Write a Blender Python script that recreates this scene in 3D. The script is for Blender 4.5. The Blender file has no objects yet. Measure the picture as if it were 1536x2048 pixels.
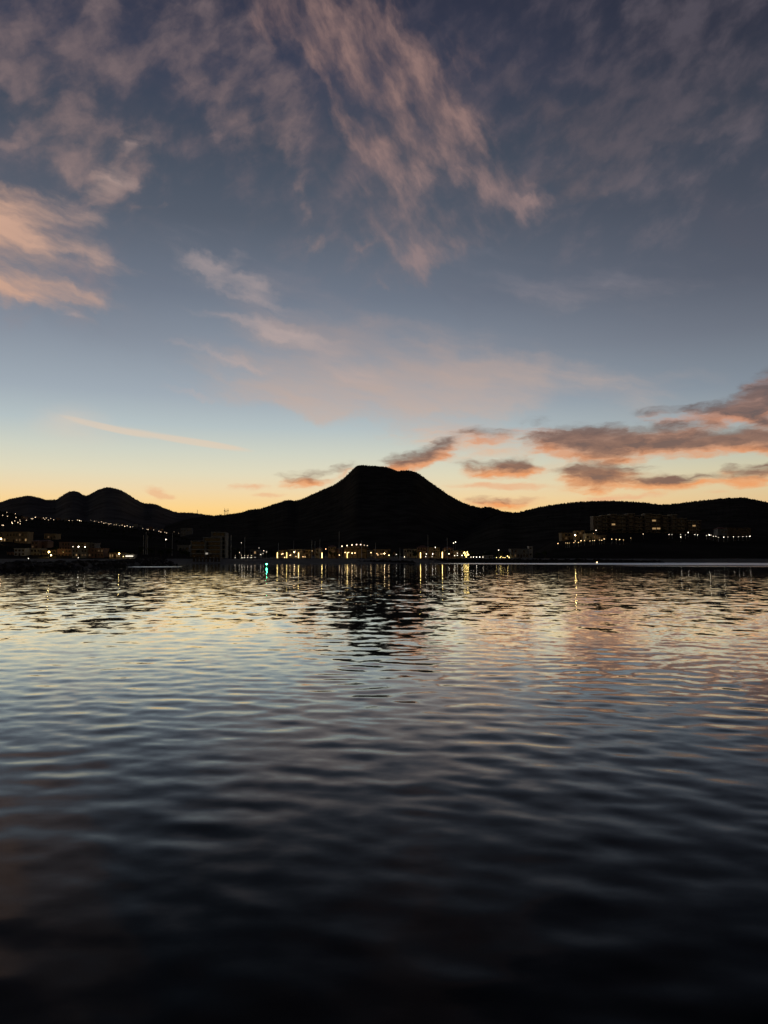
import bpy, bmesh, math, random
import numpy as np
from mathutils import Vector, Matrix

R = math.radians
scene = bpy.context.scene
COL = scene.collection

# ------------------------------------------------------------------ camera
F = 1540.0                       # focal length in pixels of the 1536 x 2048 photograph
HZ = 1115.0                      # row of the sea horizon
CAMH = 3.0
PITCH = math.atan((HZ - 1024) / F)
cd = bpy.data.cameras.new('camera')
cam = bpy.data.objects.new('camera', cd)
COL.objects.link(cam)
cam.location = (0, 0, CAMH)
cam.rotation_euler = (math.pi / 2 + PITCH, 0, 0)
cd.sensor_fit = 'VERTICAL'
cd.sensor_height = 36
cd.lens = 36 * F / 2048
cd.clip_start = 0.2
cd.clip_end = 30000
scene.camera = cam

scene.view_settings.view_transform = 'Standard'
scene.view_settings.look = 'None'
scene.view_settings.exposure = 0
scene.view_settings.gamma = 1
scene.cycles.use_adaptive_sampling = True
scene.cycles.adaptive_threshold = 0.02
scene.cycles.adaptive_min_samples = 16
scene.cycles.use_denoising = True
scene.cycles.max_bounces = 5
scene.cycles.diffuse_bounces = 2
scene.cycles.glossy_bounces = 4
scene.cycles.transparent_max_bounces = 6
scene.cycles.caustics_reflective = True


def raydir(px, py):
    """direction through a point of the photograph, scaled so that forward distance y is 1"""
    c = (px - 768) / F
    u = (1024 - py) / F
    y = math.cos(PITCH) - u * math.sin(PITCH)
    z = math.sin(PITCH) + u * math.cos(PITCH)
    return c / y, z / y


def at(px, py, D):
    a, e = raydir(px, py)
    return Vector((a * D, D, CAMH + e * D))


def azel(px, py):
    a, e = raydir(px, py)
    return math.degrees(math.atan2(a, 1)), math.degrees(math.atan2(e, math.hypot(a, 1)))


def lin(c):
    out = []
    for v in c:
        v /= 255.0
        out.append(v / 12.92 if v <= 0.04045 else ((v + 0.055) / 1.055) ** 2.4)
    return tuple(out) + (1.0,)


# ------------------------------------------------------------------ sky after sunset
world = bpy.data.worlds.new('World')
scene.world = world
world.use_nodes = True
world.cycles.sampling_method = 'MANUAL'
world.cycles.sample_map_resolution = 512
wt = world.node_tree
wt.nodes.clear()
WN, WL = wt.nodes, wt.links


def wn(kind, **kw):
    n = WN.new(kind)
    for k, v in kw.items():
        if k.startswith('i_'):
            n.inputs[k[2:].replace('_', ' ')].default_value = v
        else:
            setattr(n, k, v)
    return n


def wmath(op, a, b=None, c=None, clamp=False):
    n = WN.new('ShaderNodeMath')
    n.operation = op
    n.use_clamp = clamp
    for i, v in enumerate((a, b, c)):
        if v is None:
            continue
        if hasattr(v, 'links'):
            WL.new(v, n.inputs[i])
        else:
            n.inputs[i].default_value = v
    return n.outputs[0]


def wvec(op, a, b=None, scale=None):
    n = WN.new('ShaderNodeVectorMath')
    n.operation = op
    for i, v in enumerate((a, b)):
        if v is None:
            continue
        if hasattr(v, 'links'):
            WL.new(v, n.inputs[i])
        else:
            n.inputs[i].default_value = v
    if scale is not None:
        n.inputs['Scale'].default_value = scale
    return n.outputs[0]


def wmap(vec, loc=(0, 0, 0), rot=0, scale=(1, 1, 1), vt='TEXTURE'):
    n = WN.new('ShaderNodeMapping')
    n.vector_type = vt
    WL.new(vec, n.inputs['Vector'])
    n.inputs['Location'].default_value = loc
    n.inputs['Rotation'].default_value = (0, 0, rot)
    n.inputs['Scale'].default_value = scale
    return n.outputs[0]


def wnoise(vec, scale, detail, rough=0.5, dist=0.0, color=False):
    n = WN.new('ShaderNodeTexNoise')
    WL.new(vec, n.inputs['Vector'])
    n.inputs['Scale'].default_value = scale
    n.inputs['Detail'].default_value = detail
    n.inputs['Roughness'].default_value = rough
    n.inputs['Distortion'].default_value = dist
    return n.outputs['Color'] if color else n.outputs['Fac']


def wrange(v, a, b, c=0.0, d=1.0, smooth=True):
    n = WN.new('ShaderNodeMapRange')
    n.interpolation_type = 'SMOOTHSTEP' if smooth else 'LINEAR'
    WL.new(v, n.inputs['Value'])
    for i, x in zip((1, 2, 3, 4), (a, b, c, d)):
        n.inputs[i].default_value = x
    return n.outputs[0]


def wmix(fac, a, b):
    n = WN.new('ShaderNodeMix')
    n.data_type = 'RGBA'
    for i, v in ((0, fac), (6, a), (7, b)):
        if hasattr(v, 'links'):
            WL.new(v, n.inputs[i])
        else:
            n.inputs[i].default_value = v
    return n.outputs[2]


def wramp(v, stops):
    """stops: (photo row, srgb); input v is elevation in degrees / 90"""
    n = WN.new('ShaderNodeValToRGB')
    WL.new(v, n.inputs[0])
    e = n.color_ramp.elements
    pts = sorted((azel(768, y)[1] / 90 if y > -400 else s, c) for y, c, s in stops)
    e[0].position, e[0].color = max(0, pts[0][0]), lin(pts[0][1])
    e[1].position, e[1].color = pts[-1][0], lin(pts[-1][1])
    for p, c in pts[1:-1]:
        k = e.new(max(0.0, p))
        k.color = lin(c)
    return n.outputs[0]


tc = wn('ShaderNodeTexCoord')
sep = wn('ShaderNodeSeparateXYZ')
WL.new(tc.outputs['Generated'], sep.inputs[0])
az = wmath('DEGREES', wmath('ARCTAN2', sep.outputs[0], sep.outputs[1]))
el = wmath('DEGREES', wmath('ARCSINE', sep.outputs[2]))
comb = wn('ShaderNodeCombineXYZ')
WL.new(az, comb.inputs[0])
WL.new(el, comb.inputs[1])
P = comb.outputs[0]
el90 = wmath('MAXIMUM', wmath('DIVIDE', el, 90.0), 0.0)
left = wramp(el90, [(1115, (232, 170, 96), 0), (1050, (248, 204, 122), 0), (1020, (254, 212, 140), 0), (985, (240, 216, 172), 0),
                    (950, (225, 218, 190), 0), (910, (208, 211, 196), 0), (860, (182, 194, 196), 0), (800, (160, 171, 181), 0),
                    (700, (136, 145, 158), 0), (600, (112, 121, 136), 0), (450, (86, 94, 108), 0), (300, (67, 76, 91), 0),
                    (150, (58, 64, 83), 0), (0, (50, 54, 72), 0), (-500, (30, 33, 48), 0.6), (-500, (22, 25, 40), 1.0)])
right = wramp(el90, [(1115, (222, 164, 100), 0), (1050, (232, 190, 126), 0), (1020, (236, 200, 146), 0), (985, (230, 208, 164), 0),
                     (950, (216, 208, 176), 0), (910, (192, 198, 186), 0), (860, (160, 170, 175), 0), (800, (136, 147, 159), 0),
                     (700, (112, 119, 132), 0), (600, (91, 97, 111), 0), (450, (74, 80, 94), 0), (300, (62, 68, 82), 0),
                     (150, (49, 53, 68), 0), (0, (42, 46, 61), 0), (-500, (27, 30, 44), 0.6), (-500, (20, 23, 37), 1.0)])
# the afterglow is strongest where the sun went down, left of the flat-topped mountain
sky = wmix(wrange(az, -6, 30), left, right)
azc = wmath('ABSOLUTE', wmath('ADD', az, 9.0))
fade = wrange(azc, 14, 130, 1.0, 0.16)
skyv = wvec('MULTIPLY', sky, None)
WL.new(fade, skyv.node.inputs[1])
sky = skyv

warp1 = wvec('MULTIPLY', wvec('SUBTRACT', wnoise(P, 0.22, 1.5, 0.5, color=True), (0.5, 0.5, 0.5)), (2.8, 2.8, 0))
warp2 = wvec('MULTIPLY', wvec('SUBTRACT', wnoise(P, 0.85, 3, 0.6, color=True), (0.5, 0.5, 0.5)), (1.3, 1.3, 0))
Pf = wvec('ADD', P, wvec('MULTIPLY', warp1, (0.35, 0.35, 0)))
Pf = wvec('ADD', Pf, wvec('MULTIPLY', warp2, (0.5, 0.5, 0)))
Ph = wvec('ADD', wvec('ADD', P, warp1), warp2)
warp3 = wvec('MULTIPLY', wvec('SUBTRACT', wnoise(wmap(P, scale=(2.2, 1, 1)), 1.3, 3, 0.6, color=True), (0.5, 0.5, 0.5)), (1.9, 0.75, 0))
Pl = wvec('ADD', P, warp3)


def blobs(vec, items, dy=0.0, kx=1.3, ky=1.5):
    """soft ellipses in the sky, given in photo pixels; the sum is carried along in the z of the vector,
    so that the nodes run one after the other (Cycles has room for only so many values at once)"""
    cur = vec
    for it in items:
        px, py, rx, ry, rot = it[:5]
        w = it[5] if len(it) > 5 else 1.0
        py += dy
        a = R(rot)
        c0 = azel(px, py)
        c1 = azel(px + math.cos(a) * 20, py - math.sin(a) * 20)
        c2 = azel(px - math.sin(a) * 20, py - math.cos(a) * 20)
        ax = math.hypot(c1[0] - c0[0], c1[1] - c0[1]) / 20
        ay = math.hypot(c2[0] - c0[0], c2[1] - c0[1]) / 20
        ang = math.atan2(c1[1] - c0[1], c1[0] - c0[0])
        g = WN.new('ShaderNodeTexGradient')
        g.gradient_type = 'SPHERICAL'
        WL.new(wmap(cur, (c0[0], c0[1], 0), ang, (rx * ax * kx, ry * ay * ky, 1e6)), g.inputs[0])
        n = WN.new('ShaderNodeVectorMath')
        n.operation = 'MULTIPLY_ADD'
        WL.new(g.outputs[1], n.inputs[0])
        n.inputs[1].default_value = (0, 0, w)
        WL.new(cur, n.inputs[2])
        cur = n.outputs[0]
    sp = WN.new('ShaderNodeSeparateXYZ')
    WL.new(cur, sp.inputs[0])
    return sp.outputs[2]


def fibres(vec, ang, stretch, nscale, detail=5, rough=0.55, dist=0.0):
    return wrange(wnoise(wmap(vec, rot=R(ang), scale=stretch), nscale, detail, rough, dist), 0.27, 0.73, smooth=False)


def cloud_layer(base, B, N, col, opac, hi, erode=0.5, thick=0.5, bright=0.0):
    """coverage B broken up by the fibre noise N; thin at the rim, denser where the fibres gather"""
    b = wmath('MINIMUM', B, 1.2)
    e = wmath('MULTIPLY_ADD', wmath('SUBTRACT', N, 0.5), erode * 1.6, b)           # torn rim
    e = wrange(e, 0.05 * erode, hi)
    t = wmath('MULTIPLY_ADD', N, thick * 1.5, 1.0 - thick * 0.95)             # density inside
    d = wmath('MULTIPLY', wmath('MULTIPLY', e, t), opac, clamp=True)
    d = wmath('MULTIPLY', d, wrange(b, 0.0, 0.22))
    if bright:
        k = WN.new('ShaderNodeVectorMath')
        k.operation = 'SCALE'
        WL.new(col, k.inputs[0])
        WL.new(wmath('MULTIPLY_ADD', N, bright * 2, 1 - bright), k.inputs['Scale'])
        col = k.outputs[0]
    return wmix(d, base, col)


# thin high veil wherever the sky goes on, in the frame and outside it
veilN = wnoise(wmap(Ph, rot=R(-30), scale=(3, 1, 1)), 0.09, 4, 0.6)
veil = wmath('MULTIPLY', wrange(veilN, 0.5, 0.8, 0, 0.35), wrange(el, 8, 26))
sky = wmix(veil, sky, lin((96, 90, 100)))

mauve = [(60, 40, 180, 90, 20), (30, 110, 90, 70, -30, .8), (60, 150, 120, 40, -35), (230, 40, 170, 70, 10, .9), (190, 110, 120, 60, 40, .8),
         (160, 160, 80, 34, 40), (400, 20, 100, 40, 0, .8), (370, 85, 160, 50, -10, .8), (300, 115, 140, 36, -5, .8), (450, 150, 150, 70, -40, .7),
         (480, 215, 110, 60, -45, .8), (560, 190, 90, 80, -60, .6), (560, 250, 70, 40, -70, .5), (130, 210, 70, 60, 60, .5), (110, 290, 90, 60, -15, .8),
         (180, 285, 100, 50, -20), (240, 300, 80, 36, 20), (235, 340, 80, 42, 30), (205, 375, 64, 46, 60), (170, 340, 60, 40, 0, .7),
         (275, 425, 52, 15, 15), (20, 290, 44, 14, 0, .6), (570, 300, 46, 13, -75, .8), (612, 390, 66, 11, -75, .8), (632, 485, 26, 18, -40),
         (500, 60, 120, 60, -30, .4), (300, 120, 280, 110, -10, .4), (180, 300, 190, 110, 0, .4), (500, 200, 190, 120, -40, .35)]
band = [(640, 30, 150, 60, -35), (720, 70, 150, 70, -40), (800, 130, 140, 74, -45), (530, 40, 66, 48, -40, .9), (650, 130, 90, 18, -45),
        (850, 200, 130, 52, -50, .9), (900, 270, 110, 40, -55, .9), (950, 325, 100, 40, -55), (1000, 380, 90, 42, -35), (1060, 400, 80, 20, -5, .8),
        (650, 170, 40, 11, -60), (684, 220, 74, 20, -60, .9), (712, 262, 60, 24, -60, .8), (780, 300, 90, 46, -20, .8), (800, 350, 100, 56, -50, .8),
        (740, 410, 70, 36, -75), (765, 470, 70, 20, -70, .7), (830, 440, 90, 38, -40, .8), (890, 480, 66, 44, 10), (830, 515, 60, 36, -60, .8),
        (733, 492, 24, 10, 30), (800, 565, 50, 22, 20, .7), (760, 130, 270, 120, -45, .45), (930, 300, 210, 90, -50, .42), (800, 430, 170, 110, -50, .42)]
grey = [(1300, 60, 170, 90, 10, .9), (1460, 40, 170, 80, 0), (1480, 170, 190, 60, 30), (1330, 170, 180, 60, 20), (1230, 240, 150, 56, 15),
        (1090, 212, 140, 20, -30, .9), (1160, 255, 80, 28, -35, .8), (1180, 330, 120, 30, 25, .9), (1280, 322, 90, 30, 20), (1130, 382, 70, 24, 20),
        (1190, 388, 70, 16, 15), (1350, 280, 100, 14, 5), (1490, 230, 70, 25, 25, .8), (1040, 150, 70, 10, -35, .6), (1070, 350, 80, 20, 5, .7), (1300, 200, 330, 180, 15, .35)]
peach = [(60, 440, 160, 42, -12), (0, 410, 130, 32, -20), (150, 455, 80, 24, 10), (120, 478, 90, 22, -10), (30, 522, 100, 52, -20),
         (100, 555, 120, 36, -25), (150, 577, 70, 14, -20), (200, 515, 66, 18, -15), (220, 365, 50, 36, 60, .8), (250, 310, 60, 20, 20, .5), (0, 560, 60, 40, -20), (90, 480, 210, 120, -15, .38)]
wisp = [(425, 522, 80, 15, 8), (470, 560, 120, 17, -22, .8), (520, 590, 120, 20, -22, .7), (525, 652, 160, 13, -12, 1.0), (620, 690, 150, 30, -22, .8),
        (150, 617, 20, 8, 0, .9), (440, 545, 120, 30, -15, .4), (380, 782, 80, 7, -8, .7), (470, 716, 120, 10, -10, .8)]
veilb = [(540, 650, 200, 36, -20, .5), (690, 700, 230, 50, -16, .6), (750, 740, 270, 66, -10), (600, 760, 220, 46, -12), (560, 800, 200, 26, -12), (700, 812, 220, 28, -12), (850, 770, 220, 60, -5, .8),
         (950, 720, 240, 60, -8, .7), (1130, 780, 280, 60, 0, .6), (1050, 560, 260, 50, -10, .45), (620, 620, 180, 60, -25, .5), (1300, 560, 200, 40, 5, .4),
         (870, 860, 200, 20, 0, .5), (450, 500, 200, 30, -5, .3)]
trail = [(215, 855, 80, 5, -14, .9), (330, 874, 150, 6.5, -9), (410, 888, 90, 6, -9), (130, 835, 90, 30, 5, .42), (170, 870, 110, 34, 0, .3)]
low = [(1260, 878, 230, 26, 0), (1140, 878, 110, 20, 5), (1195, 898, 90, 22, 0), (1410, 886, 150, 17, 5), (1510, 880, 120, 20, -5),
       (1340, 860, 110, 12, 8, .8), (1410, 825, 170, 13, 3, .8), (1490, 812, 100, 22, 18), (1535, 790, 80, 36, 20), (1190, 955, 90, 22, 0),
       (1230, 938, 110, 11, -5, .8), (1150, 945, 60, 12, 0, .7), (1300, 965, 90, 12, -3), (1400, 958, 140, 8, 3, .8), (1500, 950, 90, 15, 5),
       (1455, 938, 26, 8, 0, .8), (985, 935, 90, 13, 0), (1040, 933, 50, 15, 5), (860, 908, 75, 14, 18), (800, 925, 76, 12, 8),
       (893, 888, 40, 12, 30, .8), (970, 868, 70, 11, 0, .8), (1080, 850, 80, 10, 0, .55), (1000, 1003, 80, 8, 0, .7), (620, 957, 72, 12, 0, .9),
       (690, 940, 40, 9, 15, .7), (1525, 850, 60, 16, 10, .9), (1690, 880, 200, 30, 0), (1800, 940, 220, 20, 0), (1240, 915, 60, 9, 0, .5)]
faint = [(1000, 973, 120, 6, 0), (1240, 997, 100, 6, 5), (500, 975, 44, 6, 0, .8), (310, 985, 36, 9, -15, .8), (325, 990, 36, 5, -8, .8), (540, 990, 34, 4, 0, .8),
         (1000, 1003, 90, 9, 0), (900, 870, 160, 20, 0, .4), (1440, 985, 30, 4, 0, .5), (950, 895, 150, 24, 0, .4), (1100, 930, 200, 50, 0, .35)]

hw = wrange(el, 13, 34)
c_m = wmix(hw, lin((168, 144, 138)), lin((110, 97, 101)))
c_b = wmix(hw, lin((138, 126, 130)), lin((138, 112, 108)))
c_s = wmix(hw, lin((150, 136, 140)), lin((92, 84, 94)))
c_g = wmix(hw, lin((118, 112, 118)), lin((78, 74, 84)))
c_p = wmix(wrange(az, -28, -17), lin((196, 158, 138)), lin((166, 145, 140)))
c_v = wmix(wrange(el, 8, 22), lin((202, 178, 164)), lin((128, 126, 137)))
c_w = wmix(wrange(el, 10, 22), lin((196, 176, 170)), lin((166, 152, 152)))
nv = fibres(Pf, -12, (4, 1, 1), 0.55)
nm = fibres(Pf, 26, (1.5, 1, 1), 0.5)
nb = fibres(Pf, -52, (2.0, 1, 1), 0.55)
nl = fibres(Pl, 0, (3.4, 1, 1), 1.2)
soft = [(150, 160, 330, 230, -10, .55), (520, 150, 260, 200, -30, .5), (800, 260, 240, 330, -50, .5), (1250, 230, 340, 260, 10, .5), (90, 480, 230, 150, -10, .5)]
clear = sky
hazy = cloud_layer(sky, blobs(Ph, soft), nm, c_s, 0.55, 1.0, 0.5, 0.6)
hazy = cloud_layer(hazy, blobs(Ph, veilb), nv, c_v, 0.70, 1.3, 0.45, 0.55)
hazy = cloud_layer(hazy, blobs(Ph, wisp), nv, c_w, 0.72, 1.5, 0.6, 0.7)
# upper sky
up = cloud_layer(hazy, blobs(Ph, mauve), nm, c_m, 0.72, 1.75, 0.85, 0.9, 0.10)
up = cloud_layer(up, blobs(Ph, grey), nm, c_g, 0.85, 1.8, 0.85, 0.9, 0.10)
up = cloud_layer(up, blobs(Ph, band), nb, c_b, 0.78, 1.95, 0.90, 0.95, 0.10)
up = cloud_layer(up, blobs(Ph, peach), nv, c_p, 0.86, 1.7, 0.85, 0.9, 0.10)
# lower sky
dn = cloud_layer(hazy, blobs(P, trail), nv, wmix(0.0, lin((232, 204, 176)), c_v), 0.6, 0.9, 0.1, 0.3)
dn = cloud_layer(dn, blobs(Pl, faint), nl, wmix(0.0, lin((234, 176, 134)), c_v), 0.7, 0.9, 0.3, 0.4)
c_o = wmix(wrange(el, 4, 11), lin((240, 158, 98)), lin((206, 142, 110)))
c_c = wmix(wrange(el, 5, 12), lin((134, 105, 90)), lin((102, 93, 95)))
dn = cloud_layer(dn, blobs(Pl, low, 8, 1.08, 1.5), nl, c_o, 0.9, 0.95, 0.5, 0.35)
dn = cloud_layer(dn, blobs(Pl, low, -4, 1.08, 1.5), nl, c_c, 0.92, 1.15, 0.6, 0.4)


def wbg(col):
    n = wn('ShaderNodeBackground')
    WL.new(col, n.inputs[0])
    n.inputs[1].default_value = 1.0
    return n.outputs[0]


def wshader(fac, a, b):
    n = wn('ShaderNodeMixShader')
    WL.new(fac, n.inputs[0])
    WL.new(a, n.inputs[1])
    WL.new(b, n.inputs[2])
    return n


b_clear, b_up, b_dn = wbg(clear), wbg(up), wbg(dn)
m1 = wshader(wmath('GREATER_THAN', el, 13.6), b_dn, b_up)
far_side = wmath('MAXIMUM', wmath('GREATER_THAN', wmath('ABSOLUTE', az), 58.0), wmath('LESS_THAN', el, 0.0))
bg = wshader(far_side, m1.outputs[0], b_clear)
wo = wn('ShaderNodeOutputWorld')
WL.new(bg.outputs[0], wo.inputs[0])


# ------------------------------------------------------------------ materials
def mat(name, col, rough=0.8, var=0.25, scale=2.0, bump=0.0, metal=0.0, spec=0.3, emit=None, strength=0.0):
    m = bpy.data.materials.new(name)
    m.use_nodes = True
    nt = m.node_tree
    b = nt.nodes['Principled BSDF']
    b.inputs['Roughness'].default_value = rough
    b.inputs['Metallic'].default_value = metal
    b.inputs['Specular IOR Level'].default_value = spec
    c = Vector(col)
    t = nt.nodes.new('ShaderNodeTexCoord')
    n = nt.nodes.new('ShaderNodeTexNoise')
    n.inputs['Scale'].default_value = scale
    n.inputs['Detail'].default_value = 5
    nt.links.new(t.outputs['Object'], n.inputs['Vector'])
    r = nt.nodes.new('ShaderNodeValToRGB')
    e = r.color_ramp.elements
    e[0].position, e[1].position = 0.3, 0.72
    e[0].color = tuple(c * (1 - var)) + (1,)
    e[1].color = tuple(c * (1 + var)) + (1,)
    nt.links.new(n.outputs['Fac'], r.inputs[0])
    nt.links.new(r.outputs[0], b.inputs['Base Color'])
    if bump:
        k = nt.nodes.new('ShaderNodeBump')
        k.inputs['Strength'].default_value = bump
        nt.links.new(n.outputs['Fac'], k.inputs['Height'])
        nt.links.new(k.outputs[0], b.inputs['Normal'])
    if emit:
        b.inputs['Emission Color'].default_value = tuple(emit) + (1,)
        b.inputs['Emission Strength'].default_value = strength
    return m


M = {
    'scrub': mat('desert_scrub', (0.060, 0.053, 0.044), 0.95, 0.45, 0.03, spec=0.0),
    'haze_rock': mat('haze_lightened_rock', (0.13, 0.115, 0.105), 0.95, 0.4, 0.012, spec=0.0),  # rock colour lightened to stand in for haze over the far mountain
    'hill': mat('dry_hillside', (0.045, 0.040, 0.034), 0.95, 0.4, 0.02, spec=0.0),
    'bush': mat('bush_leaves', (0.028, 0.032, 0.018), 0.9, 0.4, 1.0, spec=0.0),
    'sand': mat('beach_sand', (0.13, 0.115, 0.10), 0.9, 0.25, 0.15, spec=0.1),
    'rock': mat('breakwater_rock', (0.055, 0.050, 0.046), 0.85, 0.5, 0.8, 0.4, spec=0.1),
    'cream': mat('cream_stucco', (0.42, 0.36, 0.27), 0.85, 0.15, 0.6, 0.1),
    'terra': mat('terracotta_stucco', (0.36, 0.20, 0.13), 0.85, 0.15, 0.6, 0.1),
    'white': mat('white_stucco', (0.55, 0.52, 0.47), 0.8, 0.10, 0.6, 0.05),
    'brown': mat('brown_stucco', (0.15, 0.105, 0.07), 0.85, 0.2, 0.6, 0.1),
    'tan': mat('tan_stucco', (0.22, 0.17, 0.12), 0.85, 0.2, 0.6, 0.1),
    'grey': mat('grey_concrete', (0.26, 0.25, 0.23), 0.85, 0.2, 0.5, 0.1),
    'ochre': mat('ochre_stucco', (0.40, 0.28, 0.15), 0.85, 0.2, 0.6, 0.1),
    'tile': mat('clay_roof_tile', (0.20, 0.085, 0.05), 0.8, 0.35, 2.5, 0.4),
    'thatch': mat('palm_thatch', (0.13, 0.09, 0.05), 0.95, 0.45, 3.0, 0.6, spec=0.05),
    'frame': mat('window_frame', (0.12, 0.10, 0.09), 0.5, 0.1),
    'glass': mat('dark_window_glass', (0.012, 0.014, 0.018), 0.08, 0.1, spec=0.6),
    'lit': mat('lit_window', (0.5, 0.4, 0.25), 0.5, 0.1, emit=(1.0, 0.62, 0.27), strength=0.35),
    'litdim': mat('dim_lit_window', (0.4, 0.3, 0.2), 0.5, 0.1, emit=(1.0, 0.58, 0.26), strength=0.07),
    'litwhite': mat('white_lit_window', (0.6, 0.6, 0.55), 0.5, 0.1, emit=(1.0, 0.92, 0.74), strength=1.8),
    'wood': mat('weathered_wood', (0.10, 0.065, 0.04), 0.8, 0.3, 3.0),
    'bark': mat('palm_bark', (0.09, 0.07, 0.05), 0.9, 0.3, 4.0, 0.3),
    'leaf': mat('tree_leaves', (0.05, 0.065, 0.025), 0.8, 0.45, 0.7, spec=0.1),
    'metal': mat('galvanised_pole', (0.30, 0.30, 0.30), 0.45, 0.1, metal=0.6),
    'mast': mat('aluminium_mast', (0.60, 0.58, 0.55), 0.5, 0.08, metal=0.2),
    'hull': mat('white_gelcoat', (0.68, 0.67, 0.64), 0.3, 0.06, spec=0.5),
    'navy': mat('navy_canvas', (0.03, 0.04, 0.08), 0.8, 0.2),
    'green': mat('green_beacon_paint', (0.03, 0.12, 0.07), 0.5, 0.2),
}
EM = {}


def emis(kind, power):
    key = (kind, power)
    if key not in EM:
        c = {'warm': (1.0, 0.66, 0.30), 'gold': (1.0, 0.70, 0.22), 'white': (1.0, 0.86, 0.66), 'amber': (1.0, 0.45, 0.14), 'green': (0.08, 1.0, 0.42),
             'dusk': (1.0, 0.72, 0.45)}[kind]
        EM[key] = mat('lamp_glow', c, 0.5, 0.0, emit=c, strength=power)
    return EM[key]


# ------------------------------------------------------------------ mesh helpers
class MB:
    def __init__(s):
        s.v, s.f = [], []

    def box(s, x0, y0, z0, x1, y1, z1):
        b = len(s.v)
        s.v += [(x0, y0, z0), (x1, y0, z0), (x1, y1, z0), (x0, y1, z0), (x0, y0, z1), (x1, y0, z1), (x1, y1, z1), (x0, y1, z1)]
        s.f += [tuple(b + i for i in q) for q in ((0, 3, 2, 1), (4, 5, 6, 7), (0, 1, 5, 4), (1, 2, 6, 5), (2, 3, 7, 6), (3, 0, 4, 7))]
        return s

    def poly(s, pts):
        b = len(s.v)
        s.v += [tuple(p) for p in pts]
        s.f.append(tuple(range(b, b + len(pts))))
        return s

    def tube(s, pts, rad, n=6):
        b = len(s.v)
        for k, (p, r) in enumerate(zip(pts, rad)):
            p = Vector(p)
            d = (Vector(pts[min(k + 1, len(pts) - 1)]) - Vector(pts[max(k - 1, 0)])).normalized()
            a = d.orthogonal().normalized()
            c = d.cross(a)
            for i in range(n):
                t = 2 * math.pi * i / n
                s.v.append(tuple(p + (a * math.cos(t) + c * math.sin(t)) * r))
        for k in range(len(pts) - 1):
            for i in range(n):
                s.f.append((b + k * n + i, b + k * n + (i + 1) % n, b + (k + 1) * n + (i + 1) % n, b + (k + 1) * n + i))
        s.f.append(tuple(b + i for i in range(n))[::-1])
        s.f.append(tuple(b + (len(pts) - 1) * n + i for i in range(n)))
        return s

    def ball(s, c, r, seg=8, rings=5, sz=1.0):
        b = len(s.v)
        c = Vector(c)
        s.v.append(tuple(c + Vector((0, 0, -r * sz))))
        for j in range(1, rings):
            ph = math.pi * j / rings
            for i in range(seg):
                t = 2 * math.pi * i / seg
                s.v.append((c.x + r * math.sin(ph) * math.cos(t), c.y + r * math.sin(ph) * math.sin(t), c.z - r * sz * math.cos(ph)))
        s.v.append(tuple(c + Vector((0, 0, r * sz))))
        top = len(s.v) - 1
        for i in range(seg):
            s.f.append((b, b + 1 + (i + 1) % seg, b + 1 + i))
            s.f.append((top, top - seg + i, top - seg + (i + 1) % seg))
        for j in range(rings - 2):
            for i in range(seg):
                q = b + 1 + j * seg
                s.f.append((q + i, q + (i + 1) % seg, q + seg + (i + 1) % seg, q + seg + i))
        return s

    def mesh(s, name, m=None, smooth=False):
        me = bpy.data.meshes.new(name)
        me.from_pydata(s.v, [], s.f)
        if m:
            me.materials.append(m)
        if smooth:
            me.polygons.foreach_set('use_smooth', [True] * len(me.polygons))
        me.update()
        return me


def link(name, data, parent=None, loc=(0, 0, 0), scale=(1, 1, 1), rz=0.0, m=None):
    o = bpy.data.objects.new(name, data)
    COL.objects.link(o)
    o.location = loc
    o.scale = scale
    o.rotation_euler = (0, 0, rz)
    if parent:
        o.parent = parent
    if m is not None:
        o.material_slots[0].link = 'OBJECT'
        o.material_slots[0].material = m
    return o


def thing(name, label, cat, loc, rz=0.0, group=None):
    o = link(name, None, None, loc, (1, 1, 1), rz)
    tag(o, label, cat, group)
    return o


def tag(o, label=None, cat=None, group=None, kind=None):
    for k, v in (('label', label), ('category', cat), ('group', group), ('kind', kind)):
        if v:
            o[k] = v
    return o


def grid_mesh(name, X, Y, Z, m, smooth=True, wrap=False):
    nr, nc = X.shape
    co = np.stack([X, Y, Z], -1).reshape(-1, 3).astype(np.float32)
    i = np.arange(nr * nc).reshape(nr, nc)
    if wrap:
        a, b = i[:-1, :], np.roll(i, -1, 1)[:-1, :]
        c, d = np.roll(i, -1, 1)[1:, :], i[1:, :]
    else:
        a, b, c, d = i[:-1, :-1], i[:-1, 1:], i[1:, 1:], i[1:, :-1]
    q = np.stack([a, b, c, d], -1).reshape(-1, 4).astype(np.int32)
    me = bpy.data.meshes.new(name)
    me.vertices.add(len(co))
    me.vertices.foreach_set('co', co.ravel())
    me.loops.add(q.size)
    me.loops.foreach_set('vertex_index', q.ravel())
    me.polygons.add(len(q))
    me.polygons.foreach_set('loop_start', np.arange(0, q.size, 4, dtype=np.int32))
    me.polygons.foreach_set('loop_total', np.full(len(q), 4, np.int32))
    me.update(calc_edges=True)
    me.polygons.foreach_set('use_smooth', np.full(len(q), smooth))
    me.materials.append(m)
    return me


_rs = np.random.RandomState(7)
_lat = _rs.rand(256, 256)


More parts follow.
